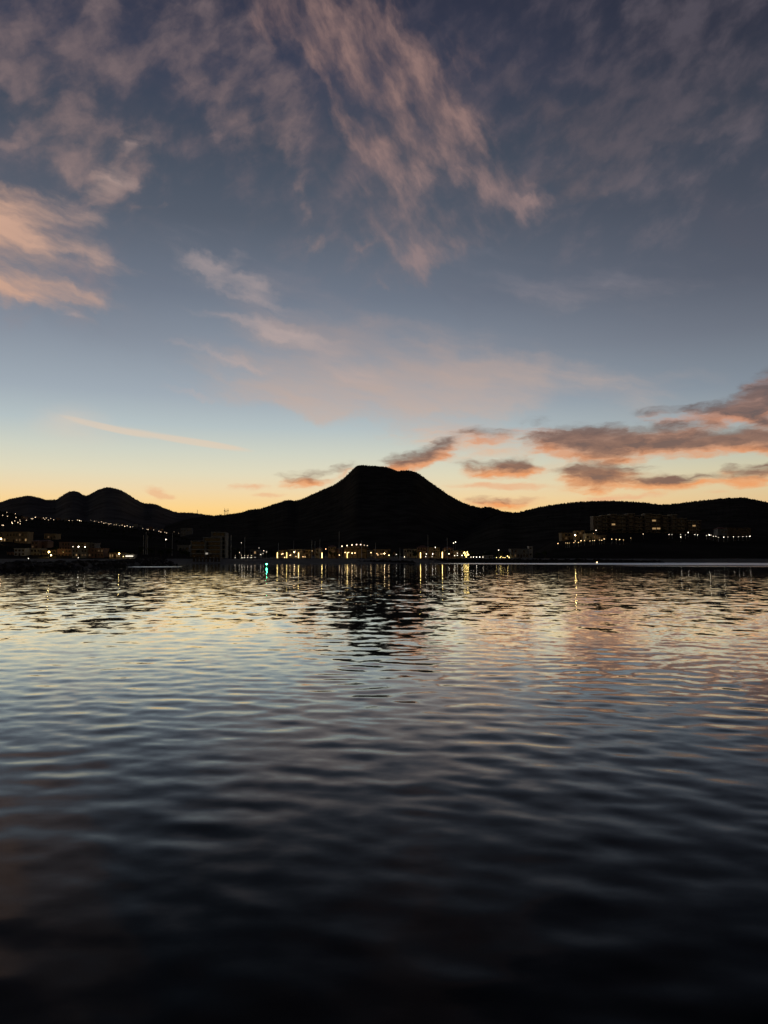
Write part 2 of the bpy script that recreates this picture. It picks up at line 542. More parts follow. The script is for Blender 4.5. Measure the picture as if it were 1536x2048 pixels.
def vnoise(x, y, octaves=4, seed=0):
    x, y = np.asarray(x, float), np.asarray(y, float)
    out, amp, tot = 0, 1.0, 0
    for o in range(octaves):
        X, Y = x * 2 ** o + seed * 17.3 + o * 5.1, y * 2 ** o + seed * 9.7 + o * 3.7
        xi, yi = np.floor(X).astype(int), np.floor(Y).astype(int)
        fx, fy = X - xi, Y - yi
        fx, fy = fx * fx * (3 - 2 * fx), fy * fy * (3 - 2 * fy)
        g = lambda a, b: _lat[a % 256, b % 256]
        v = (g(xi, yi) * (1 - fx) + g(xi + 1, yi) * fx) * (1 - fy) + (g(xi, yi + 1) * (1 - fx) + g(xi + 1, yi + 1) * fx) * fy
        out = out + v * amp
        tot += amp
        amp *= 0.5
    return out / tot


# ------------------------------------------------------------------ land
class Ridge:
    """a range of hills: crest line at distance D1, foot at D0 towards the bay and D2 behind"""

    def __init__(s, name, D0, D1, D2, prof, a=1.15, rough=0.12, seed=1, fine=0.6):
        s.name, s.D0, s.D1, s.D2, s.a, s.rough, s.seed, s.fine = name, D0, D1, D2, a, rough, seed, fine
        pts = [raydir(x, y) for x, y in prof]
        s.u = np.array([p[0] for p in pts])
        s.e = np.array([p[1] for p in pts])

    def crest(s, u):
        # smooth the polyline a little, then add scrub-sized roughness
        w = 0.0022
        e = (np.interp(u - w, s.u, s.e) + np.interp(u, s.u, s.e) * 2 + np.interp(u + w, s.u, s.e)) / 4
        h = CAMH + s.D1 * e
        h = h + (vnoise(u * 420, u * 0, 3, s.seed) - 0.5) * s.fine * s.D1 / 1540 * 2.0
        return np.where(e > 0.0005, h, np.minimum(h, CAMH + s.D1 * e))

    def height(s, x, y):
        u = x / y
        H = s.crest(u)
        t = (y - s.D0) / (s.D1 - s.D0)
        tb = (s.D2 - y) / (s.D2 - s.D1)
        n = vnoise(x / (s.D1 * 0.07), y / (s.D1 * 0.11), 5, s.seed + 3) - 0.5
        t = np.clip(t, -0.2, 1)
        f = np.where(t > 0, np.abs(t) ** s.a, t)
        f = f + n * s.rough * 4 * np.clip(t, 0, 1) * (1 - np.clip(t, 0, 1)) * 0.8
        b = np.clip(tb, -0.2, 1)
        return np.where(y <= s.D1, H * f, H * np.where(b > 0, b ** 1.2, b))


L_FAR = Ridge('mountain', 1300, 3400, 5200, [(-700, 1090), (-420, 1060), (-200, 1035), (-60, 1014), (0, 1005), (20, 998), (57, 991), (75, 995), (92, 1000), (112, 1000), (124, 992), (134, 985),
              (146, 982), (158, 984), (165, 990), (174, 992), (184, 986), (196, 980), (210, 975), (222, 975), (240, 980), (252, 986), (268, 997), (285, 1006), (293, 1008),
              (303, 1007), (314, 1010), (330, 1017), (352, 1025), (385, 1026), (400, 1028), (421, 1031), (440, 1035), (480, 1045), (560, 1075), (700, 1100), (900, 1112)], 1.1, 0.10, 2, 0.35)
L_MID = Ridge('flat_topped_mountain', 900, 2300, 3400, [(150, 1112), (250, 1090), (330, 1052), (380, 1036), (421, 1032), (450, 1030), (463, 1028), (480, 1026), (500, 1020), (520, 1018), (545, 1010),
              (568, 1002), (578, 1000), (588, 1002), (598, 1001), (612, 995), (640, 982), (668, 970), (686, 958), (700, 945), (708, 936), (716, 931), (728, 931), (735, 932), (745, 932),
              (760, 933), (775, 935), (786, 939), (796, 943), (806, 941), (818, 941), (830, 944), (840, 949), (850, 957), (860, 964), (880, 978), (900, 992), (920, 1003), (940, 1011),
              (960, 1016), (978, 1014), (990, 1018), (1005, 1023), (1030, 1026), (1080, 1040), (1160, 1070), (1300, 1100), (1500, 1112)], 1.15, 0.12, 5, 0.6)
L_RIGHT = Ridge('hill_range', 620, 1600, 2500, [(800, 1112), (880, 1090), (950, 1050), (985, 1032), (1005, 1025), (1030, 1026), (1042, 1024), (1070, 1017), (1100, 1011), (1140, 1006), (1180, 1003),
              (1225, 1002), (1260, 1004), (1290, 1006), (1320, 1010), (1345, 1009), (1375, 1005), (1410, 1001), (1450, 997), (1490, 996), (1510, 1000), (1536, 1005), (1600, 1012),
              (1750, 1000), (1950, 1030), (2200, 1070), (2500, 1100)], 1.15, 0.10, 9, 0.7)
L_NEAR = Ridge('hillside', 400, 1000, 1350, [(-900, 1085), (-500, 1040), (-200, 1022), (0, 1024), (15, 1026), (40, 1034), (70, 1039), (110, 1042), (160, 1045), (200, 1048), (230, 1053),
               (260, 1058), (300, 1064), (340, 1071), (380, 1080), (430, 1092), (500, 1104), (600, 1113), (700, 1116)], 0.95, 0.06, 12, 0.5)
L_BENCH = Ridge('hillside', 445, 650, 1000, [(980, 1118), (1040, 1112), (1075, 1098), (1105, 1082), (1150, 1074), (1185, 1066), (1250, 1065), (1400, 1067), (1440, 1071), (1536, 1074),
                (1700, 1075), (1900, 1085), (2200, 1100), (2500, 1112)], 1.0, 0.05, 15, 0.4)


def U(px):
    return raydir(px, 1115)[0]


def shore_line(u):
    return 388 + 42 / (1 + np.exp(-(u - U(900)) * 70)) + 6 * np.sin(u * 21) - 60 * np.clip((U(330) - u) * 3, 0, 1)


def plain(x, y):
    u = x / y
    s = y - shore_line(u)
    z = np.clip(s * 0.085, -2.0, 2.3) + np.clip((y - 460) * 0.004, 0, 12)
    a = np.clip((u - U(446)) / 0.006, 0, 1) * np.clip((U(965) - u) / 0.006, 0, 1)
    b = np.clip((y - 428) / 5, 0, 1) * np.clip((506 - y) / 3, 0, 1)
    return np.where(s > 10, z * (1 - a * b) - 1.6 * a * b, z)


def ground(x, y):
    x, y = np.asarray(x, float), np.asarray(y, float)
    g = plain(x, y)
    for L in (L_NEAR, L_BENCH, L_RIGHT, L_MID, L_FAR):
        g = np.maximum(g, L.height(x, y))
    return g


def gz(x, y):
    return float(ground(x, y))


def hit(px, py, h=0.0, dmin=400.0, dmax=3300.0):
    """nearest place on the land where something h metres tall has its top on this line of sight"""
    a, e = raydir(px, py)
    D = np.arange(dmin, dmax, 2.0)
    gap = CAMH + e * D - (ground(a * D, D) + h)
    k = np.nonzero(gap <= 0)[0]
    if len(k) == 0:
        k = [int(np.argmin(np.abs(gap)))]
    d = D[k[0]]
    return a * d, d, gz(a * d, d)


def ridge_mesh(L, u0, u1, nu, y0, y1, ny, m, name=None):
    u = np.linspace(u0, u1, nu)
    ys = np.unique(np.concatenate([np.linspace(y0, y1, ny), [L.D1, L.D1 - 4, L.D1 + 6]]))
    uu, yy = np.meshgrid(u, ys)
    x = uu * yy
    z = L.height(x, yy)
    return tag(link(name or L.name, grid_mesh(L.name, x, yy, z, m)), kind='structure')


ridge_mesh(L_FAR, -1.0, 0.12, 900, 1250, 5300, 70, M['haze_rock'])
ridge_mesh(L_MID, -0.42, 0.5, 900, 860, 3500, 90, M['scrub'])
ridge_mesh(L_RIGHT, 0.02, 1.15, 900, 600, 2600, 80, M['scrub'])
ridge_mesh(L_NEAR, -1.1, -0.04, 600, 390, 1400, 90, M['hill'])
ridge_mesh(L_BENCH, 0.13, 1.15, 500, 440, 1050, 60, M['hill'])
# flat land and beach
u = np.concatenate([np.linspace(-1.15, -0.36, 60), np.linspace(-0.355, 0.355, 330), np.linspace(0.36, 1.2, 60)])
ys = np.unique(np.concatenate([np.linspace(300, 380, 12), np.linspace(380, 520, 90), np.linspace(520, 1200, 40), np.linspace(1200, 5200, 14)]))
uu, yy = np.meshgrid(u, ys)
tag(link('beach', grid_mesh('beach', uu * yy, yy, plain(uu * yy, yy) - 0.02 + 0.12 * (vnoise(uu * yy / 6, yy / 6, 3, 4) - 0.5), M['sand'])), kind='structure')

# ------------------------------------------------------------------ water
rng = np.random.RandomState(11)
NW = 110
lam = np.exp(rng.uniform(math.log(0.30), math.log(6.0), NW))
th = rng.normal(0.12, 0.60, NW)
kx, ky = 2 * math.pi / lam * np.sin(th), 2 * math.pi / lam * np.cos(th)
ph = rng.uniform(0, 2 * math.pi, NW)
wgt = np.exp(-((np.log(lam) - math.log(0.75)) / 0.75) ** 2)
SLOPE = 0.029
wgt *= SLOPE / math.sqrt((wgt ** 2).sum() / 2)
ampl = wgt * lam / (2 * math.pi)
rr = [0.0, 0.6, 1.2, 2.0, 2.8, 3.4]
while rr[-1] < 9000:
    r = rr[-1]
    if r < 3.9:
        rr.append(r + 0.1)
    elif r < 150:
        rr.append(r + max(0.035, r * r * 0.00034))
    else:
        rr.append(r * 1.045)
rr = np.array(rr)
fine = np.radians(np.arange(-40, 40.01, 0.2))
aa = np.concatenate([fine, np.radians(np.arange(42, 320, 2.0))])
rg, ag = np.meshgrid(rr, aa, indexing='ij')
X, Y = rg * np.sin(ag), rg * np.cos(ag)
Z = np.zeros_like(X)
dr = np.gradient(rr)[:, None]
calm = 0.65 + 0.7 * vnoise(X / 9, Y / 14, 3, 21)
for i in range(NW):
    keep = np.clip((lam[i] / (dr * 3.0)) - 0.6, 0, 1) * np.clip((lam[i] / (rg * 0.0035 * 3)) - 0.6, 0, 1)
    keep = keep * (np.abs(np.where(ag > math.pi, ag - 2 * math.pi, ag)) < R(40.2)) if lam[i] < 6 else keep
    kk = keep > 0
    if kk.any():
        Z += np.where(kk, keep * ampl[i] * np.sin(kx[i] * X + ky[i] * Y + ph[i]), 0)
Z *= calm
Z *= np.clip((rg - 0.1) / 2, 0, 1)

wm = bpy.data.materials.new('sea_water')
wm.use_nodes = True
nt = wm.node_tree
N_, K_ = nt.nodes, nt.links
N_.remove(N_['Principled BSDF'])
body = N_.new('ShaderNodeBsdfDiffuse')
body.inputs['Color'].default_value = (0.002, 0.006, 0.009, 1)
gl = N_.new('ShaderNodeBsdfGlossy')
gl.inputs['Color'].default_value = (0.93, 0.97, 1, 1)
mx = N_.new('ShaderNodeMixShader')
fr = N_.new('ShaderNodeFresnel')
fr.inputs['IOR'].default_value = 1.333
K_.new(body.outputs[0], mx.inputs[1])
K_.new(gl.outputs[0], mx.inputs[2])
K_.new(mx.outputs[0], N_['Material Output'].inputs['Surface'])


def m_(op, a, b=None, c=None):
    n = N_.new('ShaderNodeMath')
    n.operation = op
    for i, v in enumerate((a, b, c)):
        if v is None:
            continue
        if hasattr(v, 'links'):
            K_.new(v, n.inputs[i])
        else:
            n.inputs[i].default_value = v
    return n.outputs[0]


def v_(op, a, b):
    n = N_.new('ShaderNodeVectorMath')
    n.operation = op
    for i, v in enumerate((a, b)):
        if hasattr(v, 'links'):
            K_.new(v, n.inputs[i])
        else:
            n.inputs[i].default_value = v
    return n.outputs[0]


def r_(v, a, b, c=0.0, d=1.0):
    n = N_.new('ShaderNodeMapRange')
    n.interpolation_type = 'SMOOTHSTEP'
    K_.new(v, n.inputs[0])
    for i, x in zip((1, 2, 3, 4), (a, b, c, d)):
        n.inputs[i].default_value = x
    return n.outputs[0]


def n_(vec, sc, det, rough=0.5):
    n = N_.new('ShaderNodeTexNoise')
    K_.new(vec, n.inputs['Vector'])
    n.inputs['Scale'].default_value = sc
    n.inputs['Detail'].default_value = det
    n.inputs['Roughness'].default_value = rough
    return n


geo = N_.new('ShaderNodeNewGeometry')
pos = geo.outputs['Position']
sx = N_.new('ShaderNodeSeparateXYZ')
K_.new(pos, sx.inputs[0])
px_, py_ = sx.outputs[0], sx.outputs[1]
dist = m_('SQRT', m_('ADD', m_('MULTIPLY', px_, px_), m_('MULTIPLY', py_, py_)))
far = r_(dist, 14, 45)
rip = v_('MULTIPLY', v_('SUBTRACT', n_(v_('MULTIPLY', pos, (0.42, 0.34, 1)), 2.4, 3).outputs['Color'], (0.5, 0.5, 0.5)), (0.075, 0.165, 0))
big = v_('MULTIPLY', v_('SUBTRACT', n_(v_('MULTIPLY', pos, (1, 0.4, 1)), 0.3, 2).outputs['Color'], (0.5, 0.5, 0.5)), (0.02, 0.035, 0))
small = v_('MULTIPLY', v_('SUBTRACT', n_(v_('MULTIPLY', pos, (0.8, 1.2, 1)), 4.0, 2).outputs['Color'], (0.5, 0.5, 0.5)), (0.034, 0.050, 0))
patch = r_(n_(v_('MULTIPLY', pos, (1, 0.6, 1)), 0.035, 3).outputs['Fac'], 0.35, 0.65, 0.85, 1.15)
# calmer in the shelter of the mole and of the beach
paws = m_('MULTIPLY', r_(n_(v_('MULTIPLY', pos, (0.9, 0.16, 1)), 1.0, 2).outputs['Fac'], 0.40, 0.66, 0.65, 1.55), 1.0)
pw = r_(dist, 60, 140)
paws = m_('ADD', m_('MULTIPLY', paws, pw), m_('SUBTRACT', 1.0, pw))
lee = m_('MULTIPLY', m_('MULTIPLY', r_(dist, 60, 210, 1.05, 0.36), patch), paws)
fs = N_.new('ShaderNodeVectorMath')
fs.operation = 'SCALE'
K_.new(v_('ADD', rip, big), fs.inputs[0])
K_.new(m_('MULTIPLY', far, lee), fs.inputs['Scale'])
# at a grazing view one mostly sees the sides of the wavelets that face the viewer
lean = N_.new('ShaderNodeVectorMath')
lean.operation = 'SCALE'
K_.new(v_('MULTIPLY', geo.outputs['Incoming'], (1, 1, 0)), lean.inputs[0])
K_.new(m_('MULTIPLY', far, r_(dist, 60, 220, 0.009, 0.002)), lean.inputs['Scale'])
nrm = v_('NORMALIZE', v_('ADD', v_('ADD', v_('ADD', geo.outputs['Normal'], fs.outputs[0]), small), lean.outputs[0]), (0, 0, 0))
K_.new(nrm, gl.inputs['Normal'])
K_.new(nrm, fr.inputs['Normal'])
K_.new(m_('MINIMUM', m_('MULTIPLY', m_('POWER', fr.outputs[0], 1.75), 2.55), 0.97), mx.inputs[0])
# wind-ruffled lanes on the right along the shore, and by the end of the mole
edge = m_('ADD', py_, m_('MULTIPLY', px_, 0.58))
wob = m_('MULTIPLY', m_('SUBTRACT', n_(pos, 0.03, 3).outputs['Fac'], 0.5), 24.0)
lane = m_('MULTIPLY', r_(m_('ADD', edge, wob), 368, 384), r_(px_, 14, 60))
lane2 = m_('MULTIPLY', m_('MULTIPLY', r_(m_('ADD', edge, wob), 318, 324), r_(m_('ADD', edge, wob), 334, 340, 1, 0)), r_(px_, 80, 92))
ex = m_('DIVIDE', m_('ADD', m_('ADD', px_, 74.0), m_('MULTIPLY', m_('SUBTRACT', py_, 248), 0.12)), 9.5)
ey = m_('DIVIDE', m_('SUBTRACT', py_, 248.0), 9.0)
lane3 = r_(m_('ADD', m_('MULTIPLY', ex, ex), m_('MULTIPLY', ey, ey)), 0.6, 1.1, 1, 0)
lanes = m_('MAXIMUM', m_('MAXIMUM', lane, m_('MULTIPLY', lane2, 0.5)), lane3)
base_r = r_(dist, 6, 22, 0.14, 0.04)
K_.new(m_('MULTIPLY_ADD', lanes, 0.32, base_r), gl.inputs['Roughness'])
tag(link('water', grid_mesh('water', X, Y, Z, wm, wrap=True)), kind='structure')

# ------------------------------------------------------------------ street lamps
ORD = ['first', 'second', 'third', 'fourth', 'fifth', 'sixth', 'seventh', 'eighth', 'ninth', 'tenth', 'eleventh', 'twelfth', 'thirteenth', 'fourteenth', 'fifteenth', 'sixteenth',
       'seventeenth', 'eighteenth', 'nineteenth', 'twentieth'] 
ORD += ['twenty-' + q for q in ORD[:9]] + ['thirtieth'] + ['thirty-' + q for q in ORD[:9]] + ['fortieth'] + ['forty-' + q for q in ORD[:9]] + ['fiftieth']
POLE = MB().tube([(0, 0, -0.6), (0, 0, 1.0)], [0.09, 0.06], 6).mesh('pole', M['metal'])
GLOBE = MB().ball((0, 0, 0), 1.0, 8, 5).mesh('lamp_globe', emis('warm', 10), True)
CAP = MB().tube([(0, 0, 0), (0, 0, 0.12), (0, 0, 0.3)], [1.15, 0.9, 0.15], 8).mesh('lamp_cap', M['metal'])
TUBE = MB().tube([(0, 0, 0), (0, 0, 1)], [1, 1], 8).mesh('glowing_shaft', emis('gold', 10))


def lamp(px, py, rad, colour, power, label, group, h=4.5, D=None, name='street_lamp', cat='street lamp'):
    """a lamp on a post whose globe shows at this point of the photograph"""
    if D is None:
        x, y, z = hit(px, py, h)
    else:
        p = at(px, py, D)
        x, y = p.x, p.y
        z = max(gz(x, y), 0.0)
    top = CAMH + raydir(px, py)[1] * y
    hh = max(top - z, rad + 0.2)
    o = thing(name, label, cat, (x, y, z), 0, group)
    link('pole', POLE, o, (0, 0, 0), (1, 1, max(hh - rad, 0.3)))
    rad *= 0.72
    link('lamp_globe', GLOBE, o, (0, 0, hh), (rad, rad, rad), m=emis(colour, round(power * 0.55, 1)))
    link('lamp_cap', CAP, o, (0, 0, hh + rad * 0.9), (rad, rad, rad))
    return o


def lamp_row(pts, where, group, h, rad, colour, power, D=None, adj='small', name='street_lamp', cat='street lamp'):
    pts = sorted(pts, key=lambda p: p[0])
    for i, p in enumerate(pts):
        k = p[2] if len(p) > 2 else 1.0
        kind = 'bright ' if k > 1.5 else ('faint ' if k < 0.7 else '')
        side = i + 1 <= (len(pts) + 1) // 2
        o = ORD[i] if side else ORD[len(pts) - 1 - i]
        end = 'left' if side else 'right'
        if (side and i == 0) or (not side and i == len(pts) - 1):
            lab = f'{kind}{adj} {where}, the one furthest {end}'
        else:
            lab = f'{kind}{adj} {where}, {o} from the {end}'
        lamp(p[0], p[1], rad * (1.25 if k > 1.5 else 1), colour, round(power * k * (0.6 + 0.7 * ((p[0] * 7.31) % 1)), 1), lab, group, h, D, name, cat)


upper = [(5.4, 1030.5), (13.7, 1024.7), (15, 1032.5), (31, 1027.5), (32, 1035), (29.6, 1041.8), (23.6, 1044.5, 1.4), (24.6, 1046.6, 1.4), (35.7, 1045), (39.4, 1040), (40.5, 1042.6),
         (40.4, 1047.5), (52.7, 1040.3), (4.3, 1050.4), (6.9, 1050.5)]
lamp_row(upper, 'white lamp in the cluster high on the left hillside', 'lamps in the cluster on the upper left hillside', 4.0, 0.42, 'dusk', 5.5, adj='small')
road = [(63, 1037.3), (65.6, 1037.6), (70.6, 1034.5, 2), (87, 1036, .8), (89.5, 1038.8), (92.4, 1036), (97, 1039.8), (101.4, 1037), (107.4, 1039.6, 1.4), (138, 1041), (144.6, 1041, .5),
        (155.4, 1040.2, .8), (159.2, 1041.2, 2.4), (162.3, 1042), (174.4, 1039.8, .8), (181.6, 1040.2), (189, 1042.3, .8), (193.3, 1041.3, .8), (197.6, 1044.5, .8), (203, 1043.5, .8),
        (207.5, 1046.6), (211.8, 1045.6), (217.9, 1048), (221.8, 1047), (228.2, 1049.6), (232.7, 1049.5), (239, 1051, .6), (244.4, 1050.2), (249.4, 1052.6, 2), (254.4, 1051.6, 1.3),
        (260.6, 1054, 1.3), (265.4, 1053.4, .8), (285.5, 1056.7), (294.2, 1058.8), (297, 1059, 1.3), (307.4, 1059.8), (317.9, 1062.5), (321.7, 1063.8), (329.6, 1064.5, .8),
        (333.2, 1066), (348.2, 1063.4, .4), (357.5, 1066.4, .6)]
lamp_row(road, 'white lamp along the road on the left hillside', 'lamps along the left hillside road', 4.0, 0.42, 'dusk', 5.5, adj='small')
lamp(331.5, 1079.1, 0.45, 'white', 14, 'single white lamp in the dark below the left hillside road, above the beach', None, 6)

bench = [(1116, 1087, 1.2), (1131.5, 1085.8, .5), (1135, 1086, .5), (1138.5, 1086, .4), (1147.8, 1085), (1150.4, 1082), (1157, 1085), (1162, 1081.5, 2), (1169, 1081), (1180, 1082, .5),
         (1185.5, 1081), (1189, 1081), (1199, 1080, .5), (1203.5, 1080.5), (1208.2, 1078, 1.5), (1223.5, 1078.3, 1.3), (1232.3, 1079, 1.4), (1239.5, 1079.2, 1.4), (1247, 1079.8, .5),
         (1261.5, 1076, .4)]
lamp_row(bench, 'warm lamp along the terrace below the right houses', 'lamps along the terrace below the right hillside houses', 3.5, 0.30, 'warm', 7, adj='small')
right_l = [(1338, 1069), (1344, 1069, .4), (1361, 1069, .4), (1361.5, 1074, 1.6), (1371, 1070, .5), (1376.3, 1065, 2), (1384, 1057, .6), (1389.6, 1069), (1395.2, 1069.8), (1413, 1071.2),
           (1418.3, 1069.8, 2.4), (1422, 1070, .7), (1426.8, 1072.3), (1431.8, 1072.5), (1434.3, 1060.3, 1.6), (1436.8, 1075, .7), (1447.5, 1074.2, 2.6), (1455.5, 1074, .4),
           (1467, 1073.6, 1.4), (1477, 1073.2, .7), (1485.6, 1073), (1493, 1072.7, .8), (1499.8, 1072.5, 2)]
lamp_row(right_l, 'white lamp on the right hillside beyond the hotel', 'lamps on the right hillside beyond the hotel', 3.5, 0.30, 'white', 7, adj='small')
lamp(1150.2, 1070, 0.60, 'gold', 170, 'very bright yellow floodlight lamp at the left end of the right hillside houses', None, 6)
lamp(1186.6, 1067.6, 0.45, 'warm', 24, 'bright warm lamp just left of and below the long hillside hotel', None, 4)
lamp(1192, 1060.7, 0.32, 'white', 14, 'small white lamp above the bright warm one left of the hotel', None, 4)
lamp(1286.3, 1068, 0.28, 'dusk', 8, 'faint warm lamp below the middle of the hillside hotel', None, 4)

# ------------------------------------------------------------------ shore lamps
prom_low = [(470.5, 1115.2), (483.5, 1115.4), (486, 1115.5), (489.5, 1115.3), (495.3, 1114.6), (500.7, 1115.4), (503.3, 1115.2), (510, 1115)]
lamp_row(prom_low, 'white bollard light on the dark beach walk', 'bollard lights on the beach walk', 1.0, 0.16, 'white', 10, D=408, adj='low', name='bollard_light', cat='bollard light')
prom_high = [(470.5, 1110.5, .5), (483, 1111), (489.5, 1111), (496, 1111, .6), (503, 1111)]
lamp_row(prom_high, 'pinkish post lamp above the beach walk bollards', 'post lamps above the beach walk bollards', 3, 0.16, 'dusk', 7, D=413, adj='thin')
misc = [(447, 1113, 1), (449.5, 1113.5, .8), (446, 1104.5, 1.2), (444, 1097, .5), (479, 1105, .9), (482.5, 1085.6, .7), (518.2, 1096, .35), (527.5, 1101.5, 1.2), (533, 1104, .6),
        (521.5, 1109.2, 1.3), (526, 1107, .4)]
lamp_row(misc, 'white lamp right of the terraced block', 'lamps between the terraced block and the marina', 4, 0.24, 'white', 14, D=512, adj='small')
M_BASIN = 512
wash = [(565.5, 1107.5, 1), (569.3, 1115, .8), (580.3, 1110.5, 1.1), (588.6, 1104, 3.2), (563, 1108.5, .6), (592, 1113, .4), (606, 1113.5, .5), (610, 1113.8, .5), (624, 1101.8, .5), (651.5, 1098, .7)]
lamp_row(wash, 'warm lamp before the left marina shops', 'lamps before the left marina shops', 4, 0.34, 'warm', 14, D=M_BASIN, adj='round')
mid = [(678.5, 1110.2, 1.6), (690.3, 1105, 1.8), (695, 1106, 1.2), (697.5, 1104.8, 1.2), (704.2, 1106.3, 1.6), (710, 1106, 1.6), (742, 1105.4, 1.6), (753.8, 1107, 1), (755.8, 1109.8, .5),
       (762, 1108.3, .4), (764.3, 1107.8, .4), (768.8, 1107, 3.4), (778, 1110.4, 1.8)]
lamp_row(mid, 'warm lamp around the domed hall of the marina', 'lamps in the middle of the marina front', 4, 0.30, 'warm', 13, D=M_BASIN, adj='round')
rt = [(792.7, 1109, .35), (808.8, 1113.8, .8), (852.7, 1107.8, 1), (865.5, 1107.8, 1), (870.8, 1094.8, 1), (898, 1107.7, 1.2), (851.5, 1113.2, .5), (864.3, 1113.2, .4), (907, 1086.2, 1.2), (911, 1084.3, 1.2),
      (914.7, 1106.2, .5), (914.7, 1111, .6), (909.3, 1111.5, .5), (924, 1110.8, 1.5)]
lamp_row(rt, 'white lamp on the right half of the marina front', 'lamps on the right half of the marina front', 4, 0.30, 'white', 16, D=M_BASIN, adj='round')
row = [(942, 1114.2, 1.2), (947, 1114.2, 1.2), (953, 1114.2, 1.4), (959.5, 1114.2, 1.4), (966, 1114.2, 1.5)]
lamp_row(row, 'white quay lamp right of the glowing tree', 'row of quay lamps right of the glowing tree', 2.6, 0.30, 'white', 12, D=M_BASIN, adj='evenly spaced')
lamp(1029.7, 1111, 0.3, 'white', 16, 'small white lamp in front of the grey flat-roofed quay building', None, 3, D=M_BASIN)
lamp(1034.3, 1113.6, 0.25, 'dusk', 8, 'faint pink lamp right of the white one at the grey quay building', None, 2, D=M_BASIN)
lamp(157, 1093.3, 0.36, 'white', 40, 'bright white lamp, middle one of three above the left cream houses', 'three lamps above the left cream houses', 3.5)
lamp(146, 1093.4, 0.26, 'white', 10, 'faint white lamp, left one of three above the left cream houses', 'three lamps above the left cream houses', 3.5)
lamp(170, 1093.8, 0.36, 'white', 22, 'bright white lamp, right one of three above the left cream houses', 'three lamps above the left cream houses', 3.5)
lamp(98, 1104, 0.50, 'gold', 130, 'very bright yellow lamp standing in the garden left of the breakwater root', None, 3.2, D=432)
lamp(102, 1110.5, 0.40, 'gold', 60, 'lower yellow garden lamp right under the brightest one on the left shore', None, 1.6, D=428)
lamp(238.4, 1107.3, 0.42, 'gold', 80, 'bright yellow lamp at the right end of the orange pavilion', None, 3.2, D=420)
lamp(246.6, 1113, 0.25, 'warm', 12, 'small warm lamp between the orange pavilion and the white strip light', None, 1.6, D=420)
lamp(269, 1119, 0.18, 'white', 7, 'faint white lamp at the tip of the left shore, left of two', None, 1.0, D=372)
lamp(274.5, 1118.6, 0.18, 'white', 7, 'faint white lamp at the tip of the left shore, right of two', None, 1.0, D=374)
lamp(57, 1117, 0.2, 'white', 9, 'faint white lamp on the breakwater crest at the far left', None, 1.0, D=330)
lamp(156.5, 1115.5, 0.2, 'white', 8, 'faint white lamp on the breakwater crest below the three lamps', None, 1.0, D=360)
lamp(2, 1077.5, 0.6, 'warm', 36, 'warm wall lamp at the left end of the colonnaded block', None, 4.0)

# tall uplit columns along the quay, their uplighting given as the shaft's own glow
def uplit_column(px, y0, y1, power, label, D=M_BASIN, colour='gold'):
    p = at(px, y1, D)
    g = gz(p.x, p.y)
    o = thing('uplit_pillar', label, 'uplit column', (p.x, p.y, g), 0, 'tall uplit columns along the quay')
    z1, z0 = at(px, y0, D).z - g, max(p.z - g, 0.25)
    link('base', MB().box(-.35, -.35, -0.5, .35, .35, 0.2).mesh('base', M['grey']), o)
    link('glowing_shaft', TUBE, o, (0, 0, 0.2), (0.2, 0.2, z1 - 0.2), m=emis(colour, power * .42))
    link('cap', CAP, o, (0, 0, z1), (0.35, 0.35, 0.5))


for px, a, b, w, lab in ((554.7, 1105, 1115.3, 14, 'glowing yellow uplit column at the left end of the marina front'),
                         (573.4, 1104.5, 1112, 9, 'shorter glowing uplit column, second from the left of the marina front'),
                         (597, 1105.5, 1115.5, 15, 'glowing uplit column right of the round lamp on the left shops'),
                         (644, 1105.5, 1115, 18, 'bright yellow uplit column standing right of the dark thatched hut'),
                         (694.5, 1105, 1112, 10, 'uplit column in front of the domed thatched hall'),
                         (841, 1105, 1112, 15, 'uplit column left of the two small white lamps right of the marina gap'),
                         (884.7, 1104, 1112, 18, 'uplit column midway between the marina gap and the glowing tree'),
                         (1194.0, 1125.2, 1126.6, 6, '')):
    if lab:
        uplit_column(px, a, b, w, lab)
o = thing('marker_light', 'small orange white marker light at the waterline right of the strong yellow streak', 'marker light', (at(1194, 1126, 405).x, 405, -0.3))
link('float', MB().tube([(0, 0, 0), (0, 0, 0.55)], [0.4, 0.3], 8).mesh('float', M['grey']), o)
zt = at(1194, 1126, 405).z + 0.3
link('lamp_globe', GLOBE, o, (0, 0, max(zt, 0.75)), (0.24, 0.24, 0.24), m=emis('warm', 16))

# green beacon on a buoy
bp = at(533.3, 1128.2, 245)
o = thing('channel_buoy', 'small channel buoy with a green light afloat left of the marina', 'buoy', (bp.x, bp.y, 0))
link('float', MB().tube([(0, 0, -0.4), (0, 0, 0.15), (0, 0, 0.35)], [0.5, 0.55, 0.3], 10).mesh('float', M['green']), o)
link('cage', MB().tube([(0, 0, 0.3), (0, 0, bp.z - 0.12)], [0.18, 0.08], 6).mesh('cage', M['green']), o)
link('green_lamp', GLOBE, o, (0, 0, bp.z), (0.15, 0.15, 0.15), m=emis('green', 80))

